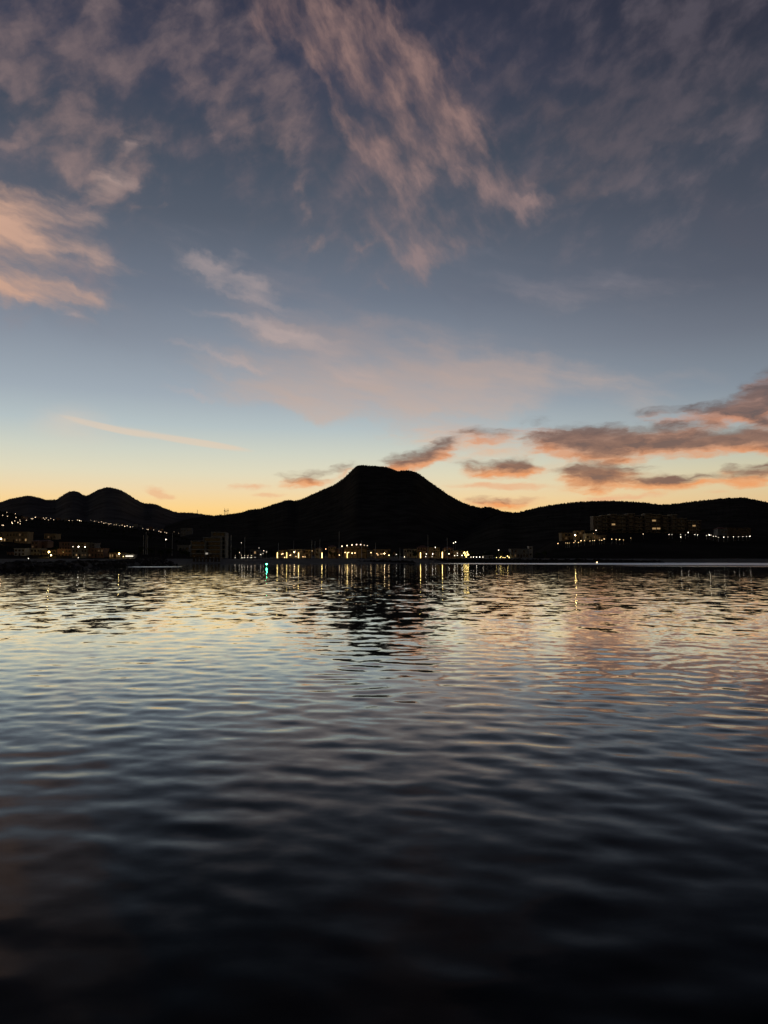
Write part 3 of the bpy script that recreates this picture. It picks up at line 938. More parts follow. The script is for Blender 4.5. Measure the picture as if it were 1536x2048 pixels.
# ------------------------------------------------------------------ buildings
def building(name, label, px0, py0, px1, py1, wall='cream', D=None, floors=2, bays=4, depth=9.0, lit=(), dim=(), roof='flat', group=None, balcony=False, cat='house', door=True, rz=None,
             side='litdim'):
    """a house whose front fills this rectangle of the photograph"""
    if D is None:
        _, D, _ = hit((px0 + px1) / 2, py1, 0)
    a, b = at(px0, py1, D), at(px1, py0, D)
    W = b.x - a.x
    g = min(gz(a.x, D), gz(b.x, D), a.z)
    H = b.z - g
    base = max(a.z - g, 0)
    o = thing(name, label, cat, ((a.x + b.x) / 2, D, g), 0, group)
    vis = H - base
    fh = vis / floors
    rnd = random.Random(int(px0 * 7 + py0))
    bm = MB()
    bm.box(-W / 2, 0, -1.5, W / 2, depth, H)
    link('wall', bm.mesh('wall', M[wall]), o)
    if roof == 'flat':
        link('roof', MB().box(-W / 2 - .25, -.25, H, W / 2 + .25, depth + .25, H + .35).mesh('roof', M[wall]), o)
    else:
        r = MB()
        e = 0.5
        rh = min(W * 0.22, 2.6)
        x0, x1, y0, y1 = -W / 2 - e, W / 2 + e, -e, depth + e
        k = min(depth, W) * 0.42
        pts = [(x0, y0, H), (x1, y0, H), (x1, y1, H), (x0, y1, H), (x0 + k, (y0 + y1) / 2, H + rh), (x1 - k, (y0 + y1) / 2, H + rh)]
        r.v += pts
        r.f += [(0, 1, 5, 4), (1, 2, 5), (2, 3, 4, 5), (3, 0, 4), (3, 2, 1, 0)]
        link('roof', r.mesh('roof', M['tile']), o)
    bw = W / bays
    ww, wh = min(bw * 0.55, 2.2), min(fh * 0.55, 1.8)
    fm = MB()
    t = 0.09
    for x0, x1, z0, z1 in ((-ww / 2, ww / 2, 0, t), (-ww / 2, ww / 2, wh - t, wh), (-ww / 2, -ww / 2 + t, t, wh - t), (ww / 2 - t, ww / 2, t, wh - t), (-t / 2, t / 2, t, wh - t)):
        fm.box(x0, -0.10, z0, x1, -0.002, z1)
    fm = fm.mesh('window', M['frame'])
    pm = MB().box(-ww / 2 + t, -0.05, t, ww / 2 - t, -0.004, wh - t).mesh('pane', M['glass'])
    dm = MB().box(-0.5, -0.08, 0, 0.5, -0.003, min(2.1, fh * 0.8)).mesh('door', M['wood'])
    for f in range(floors):
        for c in range(bays):
            x = -W / 2 + bw * (c + 0.5)
            z = base + fh * f
            if f == 0 and c == bays // 2 and door and base < 1.5:
                link('door', dm, o, (x, 0, z + 0.02))
                continue
            if rnd.random() < 0.22 and (f, c) not in lit and (f, c) not in dim:
                continue
            w = link('window', fm, o, (x, 0, z + fh * 0.25))
            q = M['glass']
            if (f, c) in lit:
                q = M['lit']
            elif (f, c) in dim or rnd.random() < 0.05:
                q = M['litdim']
            link('pane', pm, w, m=q)
        if balcony:
            link('balcony', MB().box(-W / 2 + .1, -1.2, 0, W / 2 - .1, -0.003, 0.16).box(-W / 2 + .1, -1.2, 0.16, W / 2 - .1, -1.12, 0.95).mesh('balcony', M[wall]), o, (0, 0, base + fh * f - 0.08))
    return o


b = building
b('apartment_block', 'long colonnaded cream apartment block lit warm at the left edge', 0, 1064.5, 55, 1085, 'ochre', None, 2, 9, lit=[(0, 0), (0, 1), (0, 8)], dim=[(0, 5), (0, 6), (1, 6)], cat='apartment block')
b('house', 'dim house with a pale lit roof line right of the colonnaded block', 88, 1068, 112, 1079, 'ochre', None, 1, 4, dim=[(0, 1)])
b('house', 'terracotta house with a steep tiled roof below the colonnaded block', 62, 1083, 76, 1097, 'terra', None, 2, 2, roof='tile')
b('house', 'wide dark house with a tiled roof right of the steep-roofed terracotta house', 77, 1083, 95, 1096, 'terra', None, 2, 3, roof='tile')
b('house', 'low terracotta house left of the three white lamps', 118, 1085, 140, 1100, 'terra', None, 2, 4)
b('house', 'brown house directly behind the three white lamps', 150, 1086, 173, 1100, 'ochre', None, 2, 4, dim=[(0, 1), (1, 3)])
b('house', 'small grey house between the three lamps and the pink-walled house', 176, 1087, 190, 1099, 'grey', None, 2, 2)
b('house', 'white cube house near the far left shore', 28, 1097.5, 50, 1112, 'white', None, 2, 3)
b('house', 'low pink house with a blurred lamp at the far left shore', 14, 1105, 27, 1113.5, 'terra', 440, 1, 2)
b('house', 'dark house left of the brightest garden lamp', 54, 1098, 80, 1113, 'cream', 445, 2, 4)
b('house', 'cream house behind the brightest garden lamp', 84, 1101, 112, 1114.5, 'ochre', 446, 2, 4, dim=[(0, 0)])
b('house', 'low cream house right of the garden lamps with a red wall', 115, 1099, 143, 1114, 'terra', 442, 2, 4)
b('house', 'cream house with a lit veranda at the middle of the left shore', 144, 1098, 174, 1114.3, 'cream', 430, 2, 5, lit=[(0, 1)], dim=[(0, 3), (0, 4)])
b('house', 'pink-walled house with a lit top floor on the left shore', 176, 1097.5, 207, 1114.5, 'terra', 432, 2, 5, dim=[(1, 3), (1, 4), (0, 0)])
b('pavilion', 'orange-lit open pavilion at the right end of the left shore', 218, 1106.5, 241, 1116.5, 'ochre', 428, 1, 5, lit=[(0, 0), (0, 1), (0, 3), (0, 4)], cat='pavilion')
o = b('kiosk', 'low kiosk with a long white strip light at the left shore tip', 244, 1109.5, 270, 1117, 'grey', 426, 1, 3, depth=4, cat='kiosk')
k = at(251, 1113, 424.6)
link('strip_light', MB().box(0, 0, 0, at(266, 1113, 424.6).x - k.x, .2, .45).mesh('strip_light', M['litwhite']), o, (k.x - o.location.x, k.y - o.location.y, k.z - o.location.z))
b('house', 'pale flat-roofed house alone on the slope above the terraced block', 361, 1056.5, 384, 1071, 'grey', None, 2, 4)
b('house', 'small low house left of the terraced concrete block', 355, 1091, 378, 1103, 'grey', None, 1, 3)

# terraced concrete block: three stepped wings
D = 470
p0 = at(380, 1114, D)
g0 = gz(p0.x + 8, D)
blk = thing('terraced_block', 'modern concrete block stepping up in three dark wings left of the marina', 'apartment block', (at(414, 1114, D).x, D, g0))
for x0, x1, ty, fl, dy in ((380.5, 411, 1081.5, 4, 0.0), (404, 440, 1074.5, 5, 3.0), (417, 446.5, 1063.2, 6, 7.0)):
    a, c = at(x0, 1114, D), at(x1, ty, D)
    W, H = c.x - a.x, c.z - g0
    bx = a.x - blk.location.x
    wing = link('wing', MB().box(0, 1.2, -1.5, W, 9, H - .3).box(0, 0, -1.5, .5, 1.2, H - .3).box(W - .5, 0, -1.5, W, 1.2, H - .3).mesh('wing', M['grey']), blk, (bx, dy, 0))
    fh = H / fl
    for f in range(fl + 1):
        link('floor_slab', MB().box(-.2, -.5, 0, W + .2, 1.18, .28).mesh('floor_slab', M['white']), wing, (0, 0, f * fh - .3 if f else 0))
    for f in range(fl):
        for c_ in range(3):
            ww = (W - 1.4) / 3
            link('window', MB().box(0, 0, 0, ww - .3, .08, fh * .62).mesh('window', M['glass']), wing, (.7 + c_ * ww, 1.1, f * fh + .35))
a = at(413.3, 1107, D - 1)
link('entrance_light', MB().box(-.7, 0, -.5, .7, .2, .5).mesh('entrance_light', M['litwhite']), blk, (a.x - blk.location.x, -0.9, a.z - g0), m=mat('entrance_glow', (.6, .6, .55), emit=(1, .9, .75), strength=.35))

# marina front
b('shop', 'small shop with one bright window left of the marina', 500, 1100.5, 520, 1110, 'grey', 540, 1, 3, lit=[(0, 1)], cat='shop')
b('shop', 'low lit shop between the first two uplit columns', 557, 1101, 572, 1113.5, 'ochre', 524, 2, 3, dim=[(0, 1), (1, 1)], cat='shop')
b('shop', 'arcaded shop behind the round bright lamp', 575, 1099.5, 606, 1113.8, 'cream', 526, 2, 6, lit=[(0, 1)], dim=[(0, 4), (1, 5)], cat='shop')
b('shop', 'brown shop left of the dark thatched hut', 607, 1100.5, 621, 1113.8, 'ochre', 525, 2, 3, dim=[(0, 0), (0, 2)], cat='shop')
b('shop', 'tall narrow house right of the dark thatched hut', 631, 1097, 643, 1113.5, 'cream', 526, 2, 2, dim=[(1, 1)], roof='tile', cat='shop')
b('shop', 'tall gabled house in the middle of the left marina front', 656, 1093.5, 671, 1113.5, 'ochre', 527, 3, 3, dim=[(0, 0), (1, 1), (1, 2)], roof='tile', cat='shop')
b('shop', 'dark low house between the gabled house and the domed hall', 672, 1098, 683, 1113, 'terra', 529, 2, 2, roof='tile', cat='shop')
b('shop', 'long grey building right of the domed hall', 714, 1101, 746, 1114, 'grey', 524, 2, 6, dim=[(0, 5)], cat='shop')
b('shop', 'pale shop behind the brightest round lamp of the marina', 748, 1099.5, 780, 1113.5, 'ochre', 524, 2, 6, lit=[(0, 1)], dim=[(0, 3), (1, 4)], cat='shop')
b('shop', 'dimly lit cream house with an arched porch right of the marina gap', 808, 1099, 834, 1113.5, 'cream', 524, 2, 5, dim=[(0, 1), (0, 2)], cat='shop')
b('shop', 'tall terracotta house behind the uplit column right of the marina gap', 835, 1095, 856, 1113.5, 'terra', 525, 3, 4, dim=[(0, 0), (1, 2)], roof='tile', cat='shop')
b('shop', 'brown arcaded house between two right marina lamps', 857, 1096, 880, 1113.3, 'ochre', 526, 3, 5, dim=[(0, 1), (0, 3)], cat='shop')
b('shop', 'terracotta house right of the tall uplit column', 887, 1097, 906, 1113, 'terra', 525, 2, 4, dim=[(0, 2)], roof='tile', cat='shop')
b('shop', 'shop with four glowing windows left of the glowing tree', 907, 1102, 926, 1113.6, 'ochre', 522, 2, 4, lit=[(0, 0), (0, 2)], dim=[(1, 0), (1, 1), (0, 3)], cat='shop')
b('boathouse', 'long low dark shed behind the row of quay lamps', 968, 1111.5, 986, 1116, 'white', 500, 1, 4, depth=5, cat='shed')
b('quay_building', 'grey flat-roofed quay building right of the lit trees', 1022, 1098.5, 1057, 1115.5, 'grey', 505, 2, 6, dim=[(0, 1)], cat='quay building')
b('tower_house', 'narrow pale tower at the right end of the quay building', 1057.5, 1093.5, 1065, 1112, 'white', 507, 3, 1, depth=4, cat='tower', door=False)
b('house', 'dark flat house on the right hillside under the bright floodlight', 1123, 1066.5, 1148, 1080, 'ochre', None, 2, 4, dim=[(0, 1)])
b('house', 'brown terrace house right of the bright floodlight', 1152, 1062, 1170, 1079, 'ochre', None, 2, 3, dim=[(1, 1), (0, 2)])
b('house', 'house with a warm lit porch left of the hotel', 1172, 1068, 1192, 1079, 'cream', None, 1, 3, dim=[(0, 1), (0, 2)])
b('house', 'low brown house below the hotel among garden lamps', 1196, 1071, 1212, 1080, 'ochre', None, 1, 3, dim=[(0, 0), (0, 1)])
b('house', 'long dim house on the slope at the right edge lamps', 1455, 1056, 1502, 1068, 'brown', 720, 2, 8)
b('house', 'dim pitched-roof house right of the hotel above the lamps', 1436, 1058, 1454, 1068, 'grey', 700, 1, 3, roof='tile')

for i, (x0, y0, x1, y1, wl) in enumerate([(42, 1033.5, 50, 1040, 'terra'), (52, 1034, 61, 1039.5, 'grey'), (74, 1035, 84, 1040, 'terra'), (112, 1036, 120, 1041, 'terra'), (128, 1037, 137, 1042, 'grey'),
                                          (229, 1046, 236, 1051, 'cream'), (242, 1046.5, 248, 1051.5, 'terra'), (252, 1047, 258, 1052.5, 'grey'), (267, 1048.5, 274, 1054, 'cream'), (276, 1050.5, 283, 1056, 'grey'),
                                          (297, 1054, 304, 1059.5, 'terra'), (307, 1055.5, 314, 1060.5, 'grey'), (319, 1058, 326, 1063.5, 'terra')]):
    b('villa', ['reddish villa at the left end of the hillside road, beside the lamp cluster', 'grey villa left of the brightest lamp at the road start', 'reddish villa right of the brightest lamp at the road start',
                'lone reddish villa between the two left groups of road lamps', 'grey villa just left of the bright middle road lamp', 'cream villa above the descending road lamps, leftmost of five',
                'small reddish villa above the descending road lamps, second of five', 'grey villa above the descending road lamps, middle of five', 'cream villa above the descending road lamps, fourth of five',
                'grey villa above the descending road lamps, rightmost of five', 'reddish villa near the lower end of the hillside road', 'grey villa between two villas at the road\'s lower end',
                'last reddish villa at the lower right end of the hillside road'][i], x0, y0, x1, y1, wl, None, 1 if i % 2 else 2, 2, depth=7, group='villas along the left hillside road', cat='villa')

# hotel on the right hillside
HD = 655
hc = at(1295, 1066, HD)
hg = gz(hc.x, HD) - 1.0
hotel = thing('hotel', 'long brown hotel of stepped wings and towers on the right hillside', 'hotel', (hc.x, HD, hg))
hwings = [(1187, 1203, 1033.5, 4, 0), (1203.3, 1222, 1031.5, 5, 2), (1222.3, 1233, 1029, 5, -1.5), (1233.3, 1257, 1031, 5, 1), (1257.3, 1269, 1028, 5, -1.5), (1269.3, 1291, 1032, 5, 1),
          (1291.3, 1303, 1028, 5, -1.5), (1303.3, 1323, 1029.5, 5, 0), (1325, 1347, 1032, 5, 2), (1344.5, 1353.5, 1030, 5, -1), (1354, 1373.5, 1037, 4, 1), (1375.5, 1402, 1041.5, 4, 2)]
litw = {(2, 2, 0), (7, 3, 0), (7, 1, 0), (7, 1, 1), (7, 1, 2), (11, 2, 1)}
for wi, (x0, x1, ty, fl, dy) in enumerate(hwings):
    a, c = at(x0, 1066, HD + dy), at(x1, ty, HD + dy)
    W, H = c.x - a.x, c.z - hg
    tower = W < 6
    wm_ = MB().box(0, 1.3, -3, W, 10, H).box(0, 0, -3, .7, 1.298, H).box(W - .7, 0, -3, W, 1.298, H)
    wing = link('tower' if tower else 'wing', wm_.mesh('wing', M['brown'] if wi % 3 else M['tan']), hotel, (a.x - hc.x, dy, 0))
    link('roof', MB().box(-.2, -.35, 0, W + .2, 10.2, .5).mesh('roof', M['cream']), wing, (0, 0, H + .003))
    fh = H / fl
    nb_ = 1 if tower else max(2, int(W / 3.6))
    bwid = (W - 1.4) / nb_
    sl = MB().box(.702, -.2, 0, W - .702, 1.298, .3).box(.702, -.2, .3, W - .702, -.1, 1.1).mesh('balcony', M['tan'])
    wn_ = MB().box(.2, 0, 0, bwid - .2, .08, fh * .6).mesh('window', M['glass'])
    pier = MB().box(-.2, .1, 0, .2, 1.298, H - .2).mesh('pier', M['cream'])
    for f in range(fl):
        if f:
            link('balcony', sl, wing, (0, 0, f * fh))
        for c_ in range(nb_):
            q = M['glass']
            if (wi, f, c_) in litw:
                q = M['lit']
            link('window', wn_, wing, (.7 + c_ * bwid, 1.21, f * fh + .5), m=q)
    for c_ in range(1, nb_):
        link('pier', pier, wing, (.7 + c_ * bwid, 0, 0))

# domed thatched hall with a string of bulbs along its edge
hd = 519
p0, p1 = at(681, 1108, hd), at(739, 1108, hd)
hx = (p0.x + p1.x) / 2
hgz = gz(hx, hd)
hall = thing('domed_hall', 'low domed thatched hall with a curved string of bulbs along its roof', 'hall', (hx, hd, hgz))
HW = (p1.x - p0.x) / 2
crown = at(710, 1089, hd).z - hgz - 0.6
eave = at(690, 1098, hd).z - hgz
dm = MB()
n1, n2 = 14, 6
for j in range(n2 + 1):
    tt = j / n2
    for i in range(n1):
        an = 2 * math.pi * i / n1
        r = math.cos(tt * math.pi / 2) + 0.001
        dm.v.append((HW * r * math.cos(an), 5.5 + 5.5 * r * math.sin(an), eave + (crown - eave) * math.sin(tt * math.pi / 2)))
for j in range(n2):
    for i in range(n1):
        dm.f.append((j * n1 + i, j * n1 + (i + 1) % n1, (j + 1) * n1 + (i + 1) % n1, (j + 1) * n1 + i))
link('roof', dm.mesh('roof', M['thatch']), hall)
link('wall', MB().box(-HW * .8, 3.0, -1, HW * .8, 9, eave + .3).mesh('wall', M['ochre']), hall)
for i in range(6):
    x = -HW * .78 + i * HW * 1.56 / 5
    link('post', MB().tube([(x, 1.6, -.8), (x, 1.6, eave + .5)], [.18, .16], 6).mesh('post', M['wood']), hall)
for i, (bx_, by_) in enumerate([(684, 1092.4), (694.3, 1091.2), (704, 1090), (713, 1089.2), (721.2, 1089.2), (728.6, 1090.4), (734.8, 1091.3)]):
    q = at(bx_, by_, hd - .6)
    rr_ = .34 if i < 5 else .22
    bb = link('bulb', GLOBE, hall, (q.x - hx, -.6, q.z - hgz), (rr_, rr_, rr_), m=emis('dusk', 5 if i < 5 else 3))
    link('bulb_holder', MB().box(-.05, 0, -1.2, .05, 6.0, -1.05).mesh('bulb_holder', M['wood']), bb)

# thatched huts
def hut(px, top, base, D, label, wpx):
    p = at(px, base, D)
    g = gz(p.x, D)
    o = thing('thatched_hut', label, 'thatched hut', (p.x, D, g), 0, 'thatched huts by the marina')
    r = (at(px + wpx / 2, base, D).x - p.x)
    zt = at(px, top, D).z - g
    link('roof', MB().tube([(0, 0, zt * .32), (0, 0, zt * .55), (0, 0, zt * .8), (0, 0, zt)], [r, r * .72, r * .36, r * .06], 12).mesh('roof', M['thatch']), o)
    for i in range(6):
        an = i * math.pi / 3
        link('post', MB().tube([(r * .75 * math.cos(an), r * .75 * math.sin(an), -.8), (r * .75 * math.cos(an), r * .75 * math.sin(an), zt * .5)], [.14, .12], 6).mesh('post', M['wood']), o)


hut(626.5, 1095, 1114.5, 516, 'large dark cone-shaped thatched hut in the marina, between lit shops', 15)
hut(789, 1101, 1114, 516, 'small dark thatched hut left of the marina gap', 9)
rnd = random.Random(3)
for i, px in enumerate([388, 395, 402, 409, 416, 424, 431, 438]):
    hut(px, 1109 + rnd.random(), 1116, 404, f'tiny thatched beach umbrella, {ORD[i] if i else "leftmost"}{" from the left" if i else ""} before the terraced block', 4.6)

# rock moles: a heap of boulders each
def mole(name, label, pts, seed):
    """pts: (x, y, crest height, half width)"""
    r = random.Random(seed)
    V, Fc = [], []
    core = MB()
    ico = bmesh.new()
    bmesh.ops.create_icosphere(ico, subdivisions=1, radius=1)
    iv = [v.co.copy() for v in ico.verts]
    ifc = [tuple(v.index for v in f.verts) for f in ico.faces]
    ico.free()
    for (x0, y0, h0, w0), (x1, y1, h1, w1) in zip(pts[:-1], pts[1:]):
        L = math.hypot(x1 - x0, y1 - y0)
        nx, ny = -(y1 - y0) / L, (x1 - x0) / L
        n = int(L * 3.2)
        b0 = len(core.v)
        for (x, y, h, w) in ((x0, y0, h0, w0), (x1, y1, h1, w1)):
            core.v += [(x - nx * w, y - ny * w, -1.5), (x - nx * w * .25, y - ny * w * .25, h * .85), (x + nx * w * .25, y + ny * w * .25, h * .85), (x + nx * w, y + ny * w, -1.5)]
        core.f += [(b0, b0 + 1, b0 + 5, b0 + 4), (b0 + 1, b0 + 2, b0 + 6, b0 + 5), (b0 + 2, b0 + 3, b0 + 7, b0 + 6)]
        for _ in range(n):
            t, s = r.random(), r.uniform(-1, 1)
            h, w = h0 + (h1 - h0) * t, w0 + (w1 - w0) * t
            zc = h * (1 - max(0, (abs(s) - .2) / .8)) - .25
            rad = r.uniform(.45, 1.0)
            c = Vector((x0 + (x1 - x0) * t + nx * s * w, y0 + (y1 - y0) * t + ny * s * w, zc))
            sc = Vector((r.uniform(.7, 1.3), r.uniform(.7, 1.3), r.uniform(.5, .9))) * rad
            rot = Matrix.Rotation(r.random() * 6.28, 3, 'Z') @ Matrix.Rotation(r.uniform(-.5, .5), 3, 'X')
            bb = len(V)
            for q in iv:
                j = q * r.uniform(.8, 1.15)
                V.append(tuple(c + rot @ Vector((j.x * sc.x, j.y * sc.y, j.z * sc.z))))
            Fc.extend(tuple(bb + i for i in f) for f in ifc)
    o = thing(name, label, 'breakwater', (pts[0][0], pts[0][1], 0))
    c_ = link('core', core.mesh('core', M['rock']), o, (-pts[0][0], -pts[0][1], 0))
    me = bpy.data.meshes.new('boulders')
    me.from_pydata(V, [], Fc)
    me.materials.append(M['rock'])
    q = link('boulders', me, o, (-pts[0][0], -pts[0][1], 0))
    q['kind'] = 'stuff'


mole('breakwater', 'low dark breakwater of heaped boulders running out from the left edge', [(-98, 330, 3.0, 12), (-93, 290, 2.6, 9), (-88, 252, 1.6, 6), (-84, 240, 0.5, 3)], 4)
mole('breakwater', 'nearer dark rock breakwater arm at the left edge of the water', [(-92, 268, 1.7, 7), (-88, 226, 1.9, 7), (-84, 190, 1.9, 7), (-84, 160, 2.0, 6), (-92, 110, 2.0, 6), (-120, 60, 2.0, 6)], 5)
xa = lambda px, D: at(px, 1115, D).x
mole('seawall', 'low black rock quay wall in front of the right half of the marina', [(xa(838, 424), 424, 2.1, 4), (xa(950, 421), 421, 2.1, 4), (xa(1072, 420), 420, 2.2, 4), (xa(1200, 424), 428, 1.9, 4), (xa(1330, 430), 436, 1.2, 4)], 6)
mole('seawall', 'short black rock wall in front of the middle of the marina', [(xa(716, 398), 398, 1.2, 3), (xa(770, 398), 398, 1.7, 3.5), (xa(828, 399), 399, 1.3, 3)], 8)

# ------------------------------------------------------------------ sailing boats in the marina
HULL = MB()
prof = [(-5.2, .25, .9), (-4, 1.1, 1.0), (-1.5, 1.6, 1.0), (1.5, 1.5, 1.1), (4, .8, 1.25), (5.6, .05, 1.4)]
for x, w, h in prof:
    HULL.v += [(x, -w, h), (x, -w * .7, -.1), (x, 0, -.6), (x, w * .7, -.1), (x, w, h)]
for k in range(len(prof) - 1):
    q = k * 5
    for i in range(4):
        HULL.f.append((q + i, q + 5 + i, q + 6 + i, q + 1 + i))
    HULL.f.append((q + 4, q + 9, q + 5, q))
HULL.f += [(0, 1, 2, 3, 4), (29, 28, 27, 26, 25)]
HULLM = HULL.mesh('hull', M['hull'])
CABIN = MB().box(-1.6, -.9, 1.0, 2.0, .9, 1.55).mesh('cabin', M['hull'])
MAST = MB().tube([(0, 0, 0), (0, 0, 1)], [.15, .10], 6).mesh('mast', M['mast'])
BOOM = MB().tube([(0, 0, 0), (-3.8, 0, 0)], [.16, .12], 6).mesh('boom', M['navy'])
SPR = MB().tube([(0, -1.0, 0), (0, 1.0, 0)], [.03, .03], 4).mesh('spreader', M['mast'])
boats = [(461, 1070, 'far left of the moored boats, before dark slope'), (489, 1074, 'second from the left, apart from the rest'), (558, 1086, 'above the first uplit column'),
         (587.5, 1081, 'behind the round bright lamp'), (622.5, 1080, 'left of a close pair near the thatched hut'), (629.5, 1082, 'right of a close pair near the thatched hut'),
         (641, 1078, 'beside the uplit column right of the thatched hut'), (678.5, 1063, 'tallest of all, left of the domed hall'), (722, 1081, 'behind the domed hall'),
         (750.5, 1085, 'short, before the pale shop'), (801, 1095, 'lowest, in the marina gap'), (856, 1070, 'tall, above the terracotta house right of the gap'),
         (893, 1075, 'tall, right of the uplit column between gap and glowing tree')]
for i, (px, ty, wh) in enumerate(boats):
    D = 452 + (i * 37) % 36
    p = at(px, ty, D)
    o = thing('sailing_boat', 'moored sailing boat with bare mast, ' + wh, 'sailing boat', (p.x, D, 0), [0.3, 1.2, 2.6, 1.7][i % 4], 'sailing boats moored in the marina')
    link('hull', HULLM, o)
    link('cabin', CABIN, o)
    link('mast', MAST, o, (0.4, 0, .9), (1, 1, p.z - .9))
    link('boom', BOOM, o, (0.3, 0, 2.3))
    link('spreader', SPR, o, (0.4, 0, p.z * .6))
for i, (px, ty, by) in enumerate([(287, 1070, 1089), (291.8, 1063.5, 1089), (295.3, 1071, 1089), (344.5, 1066.5, 1088)]):
    D = 470
    x, y, z = at(px, by, D)
    g = gz(x, y)
    o = thing('flagpole', ['left one of three pale flagpoles standing close together', 'middle and tallest of three pale flagpoles', 'right one of three pale flagpoles standing close together',
                           'single pale flagpole right of the group of three'][i], 'flagpole', (x, y, g), 0, 'pale flagpoles on the left shore')
    link('mast', MAST, o, (0, 0, -.5), (1.1, 1.1, at(px, ty, D).z - g + .5))
    link('base', MB().box(-.4, -.4, -.6, .4, .4, .3).mesh('base', M['grey']), o)
# radio masts on the saddle
for i, (px, ty, L) in enumerate([(395, 1019, L_FAR), (449, 1016.5, L_MID), (452, 1018, L_MID), (456, 1016.5, L_MID)]):
    a, e = raydir(px, ty)
    D = L.D1 - 3
    g = gz(a * D, D)
    H = CAMH + e * D - g
    o = thing('radio_mast', ['thin lone radio mast on the skyline left of the saddle', 'left one of three radio masts on the skyline saddle', 'middle and shortest of three radio masts on the skyline saddle',
                             'right one of three radio masts on the skyline saddle'][i], 'radio mast', (a * D, D, g), 0, 'radio masts on the skyline')
    link('lattice', MB().tube([(0, 0, -2), (0, 0, H)], [.9, .5], 4).mesh('lattice', M['metal']), o)
    link('antenna', MB().box(-1.6, -.3, H * .55, 1.6, .3, H * .7).mesh('antenna', M['metal']), o)

# ------------------------------------------------------------------ trees and scrub
def crown_mesh(seed, n, shape, col):
    r = random.Random(seed)
    V, Fc = [], []
    cl = [(Vector((r.gauss(0, .42), r.gauss(0, .42), r.uniform(-.5, .6))), r.uniform(.3, .55)) for _ in range(9)]
    for _ in range(n):
        c, rad = r.choice(cl)
        d = Vector((r.gauss(0, 1), r.gauss(0, 1), r.gauss(0, 1))).normalized() * rad * r.uniform(.6, 1.05)
        p = c + d
        s = r.uniform(.06, .13)
        a = Vector((r.gauss(0, 1), r.gauss(0, 1), r.gauss(0, 1))).normalized()
        b_ = a.orthogonal().normalized() * s
        a = a.cross(b_).normalized() * s * 1.4
        k = len(V)
        V += [tuple(p - a), tuple(p + b_), tuple(p + a), tuple(p - b_)]
        Fc.append((k, k + 1, k + 2, k + 3))
    me = bpy.data.meshes.new('crown')
    me.from_pydata(V, [], Fc)
    me.materials.append(col)
    return me


def palm_mesh(seed):
    r = random.Random(seed)
    V, Fc = [], []
    for i in range(18):
        an = i * 2.4 + r.uniform(-.2, .2)
        up = r.uniform(.1, .9)
        pts = []
        for t in np.linspace(0, 1, 6):
            rad = t
            pts.append(Vector((math.cos(an) * rad, math.sin(an) * rad, up * t - (0.55 + up * .5) * t * t)))
        side = Vector((-math.sin(an), math.cos(an), 0))
        for k in range(5):
            w0 = .16 * math.sin(math.pi * (k / 5) ** .7) + .02
            w1 = .16 * math.sin(math.pi * ((k + 1) / 5) ** .7) + .01
            for sg in (-1, 1):
                bb = len(V)
                V += [tuple(pts[k]), tuple(pts[k + 1]), tuple(pts[k + 1] + side * sg * w1 + Vector((0, 0, -w1 * .7))), tuple(pts[k] + side * sg * w0 + Vector((0, 0, -w0 * .7)))]
                Fc.append((bb, bb + 1, bb + 2, bb + 3))
    me = bpy.data.meshes.new('crown')
    me.from_pydata(V, [], Fc)
    me.materials.append(M['leaf'])
    return me


CROWNS = [crown_mesh(i, 420, 0, M['leaf']) for i in range(4)]
PALMS = [palm_mesh(i) for i in range(3)]
TRUNK = MB().tube([(0, 0, -.15), (.02, .01, .35), (-.01, .02, .7), (.02, 0, 1)], [.05, .036, .028, .014], 7).mesh('trunk', M['bark'])


def tree(px, top, D, kind, label, wpx=9, group='dark trees along the shore', base=None):
    p = at(px, top, D)
    g = gz(p.x, D)
    H = p.z - g
    i = int(px * 3) % 4
    o = thing('palm_tree' if kind == 'palm' else 'tree', label, 'palm tree' if kind == 'palm' else 'tree', (p.x, D, g), (px * 1.7) % 6, group)
    w = (at(px + wpx / 2, top, D).x - p.x)
    if kind == 'palm':
        link('trunk', TRUNK, o, (0, 0, 0), (4.2, 4.2, H * .9))
        link('crown', PALMS[i % 3], o, (0.08, 0, H * .9), (w, w, w * .9))
    else:
        link('trunk', TRUNK, o, (0, 0, 0), (6, 6, H * .8))
        link('crown', CROWNS[i], o, (0, 0, H * .6), (w, w, H * .42))
    return o


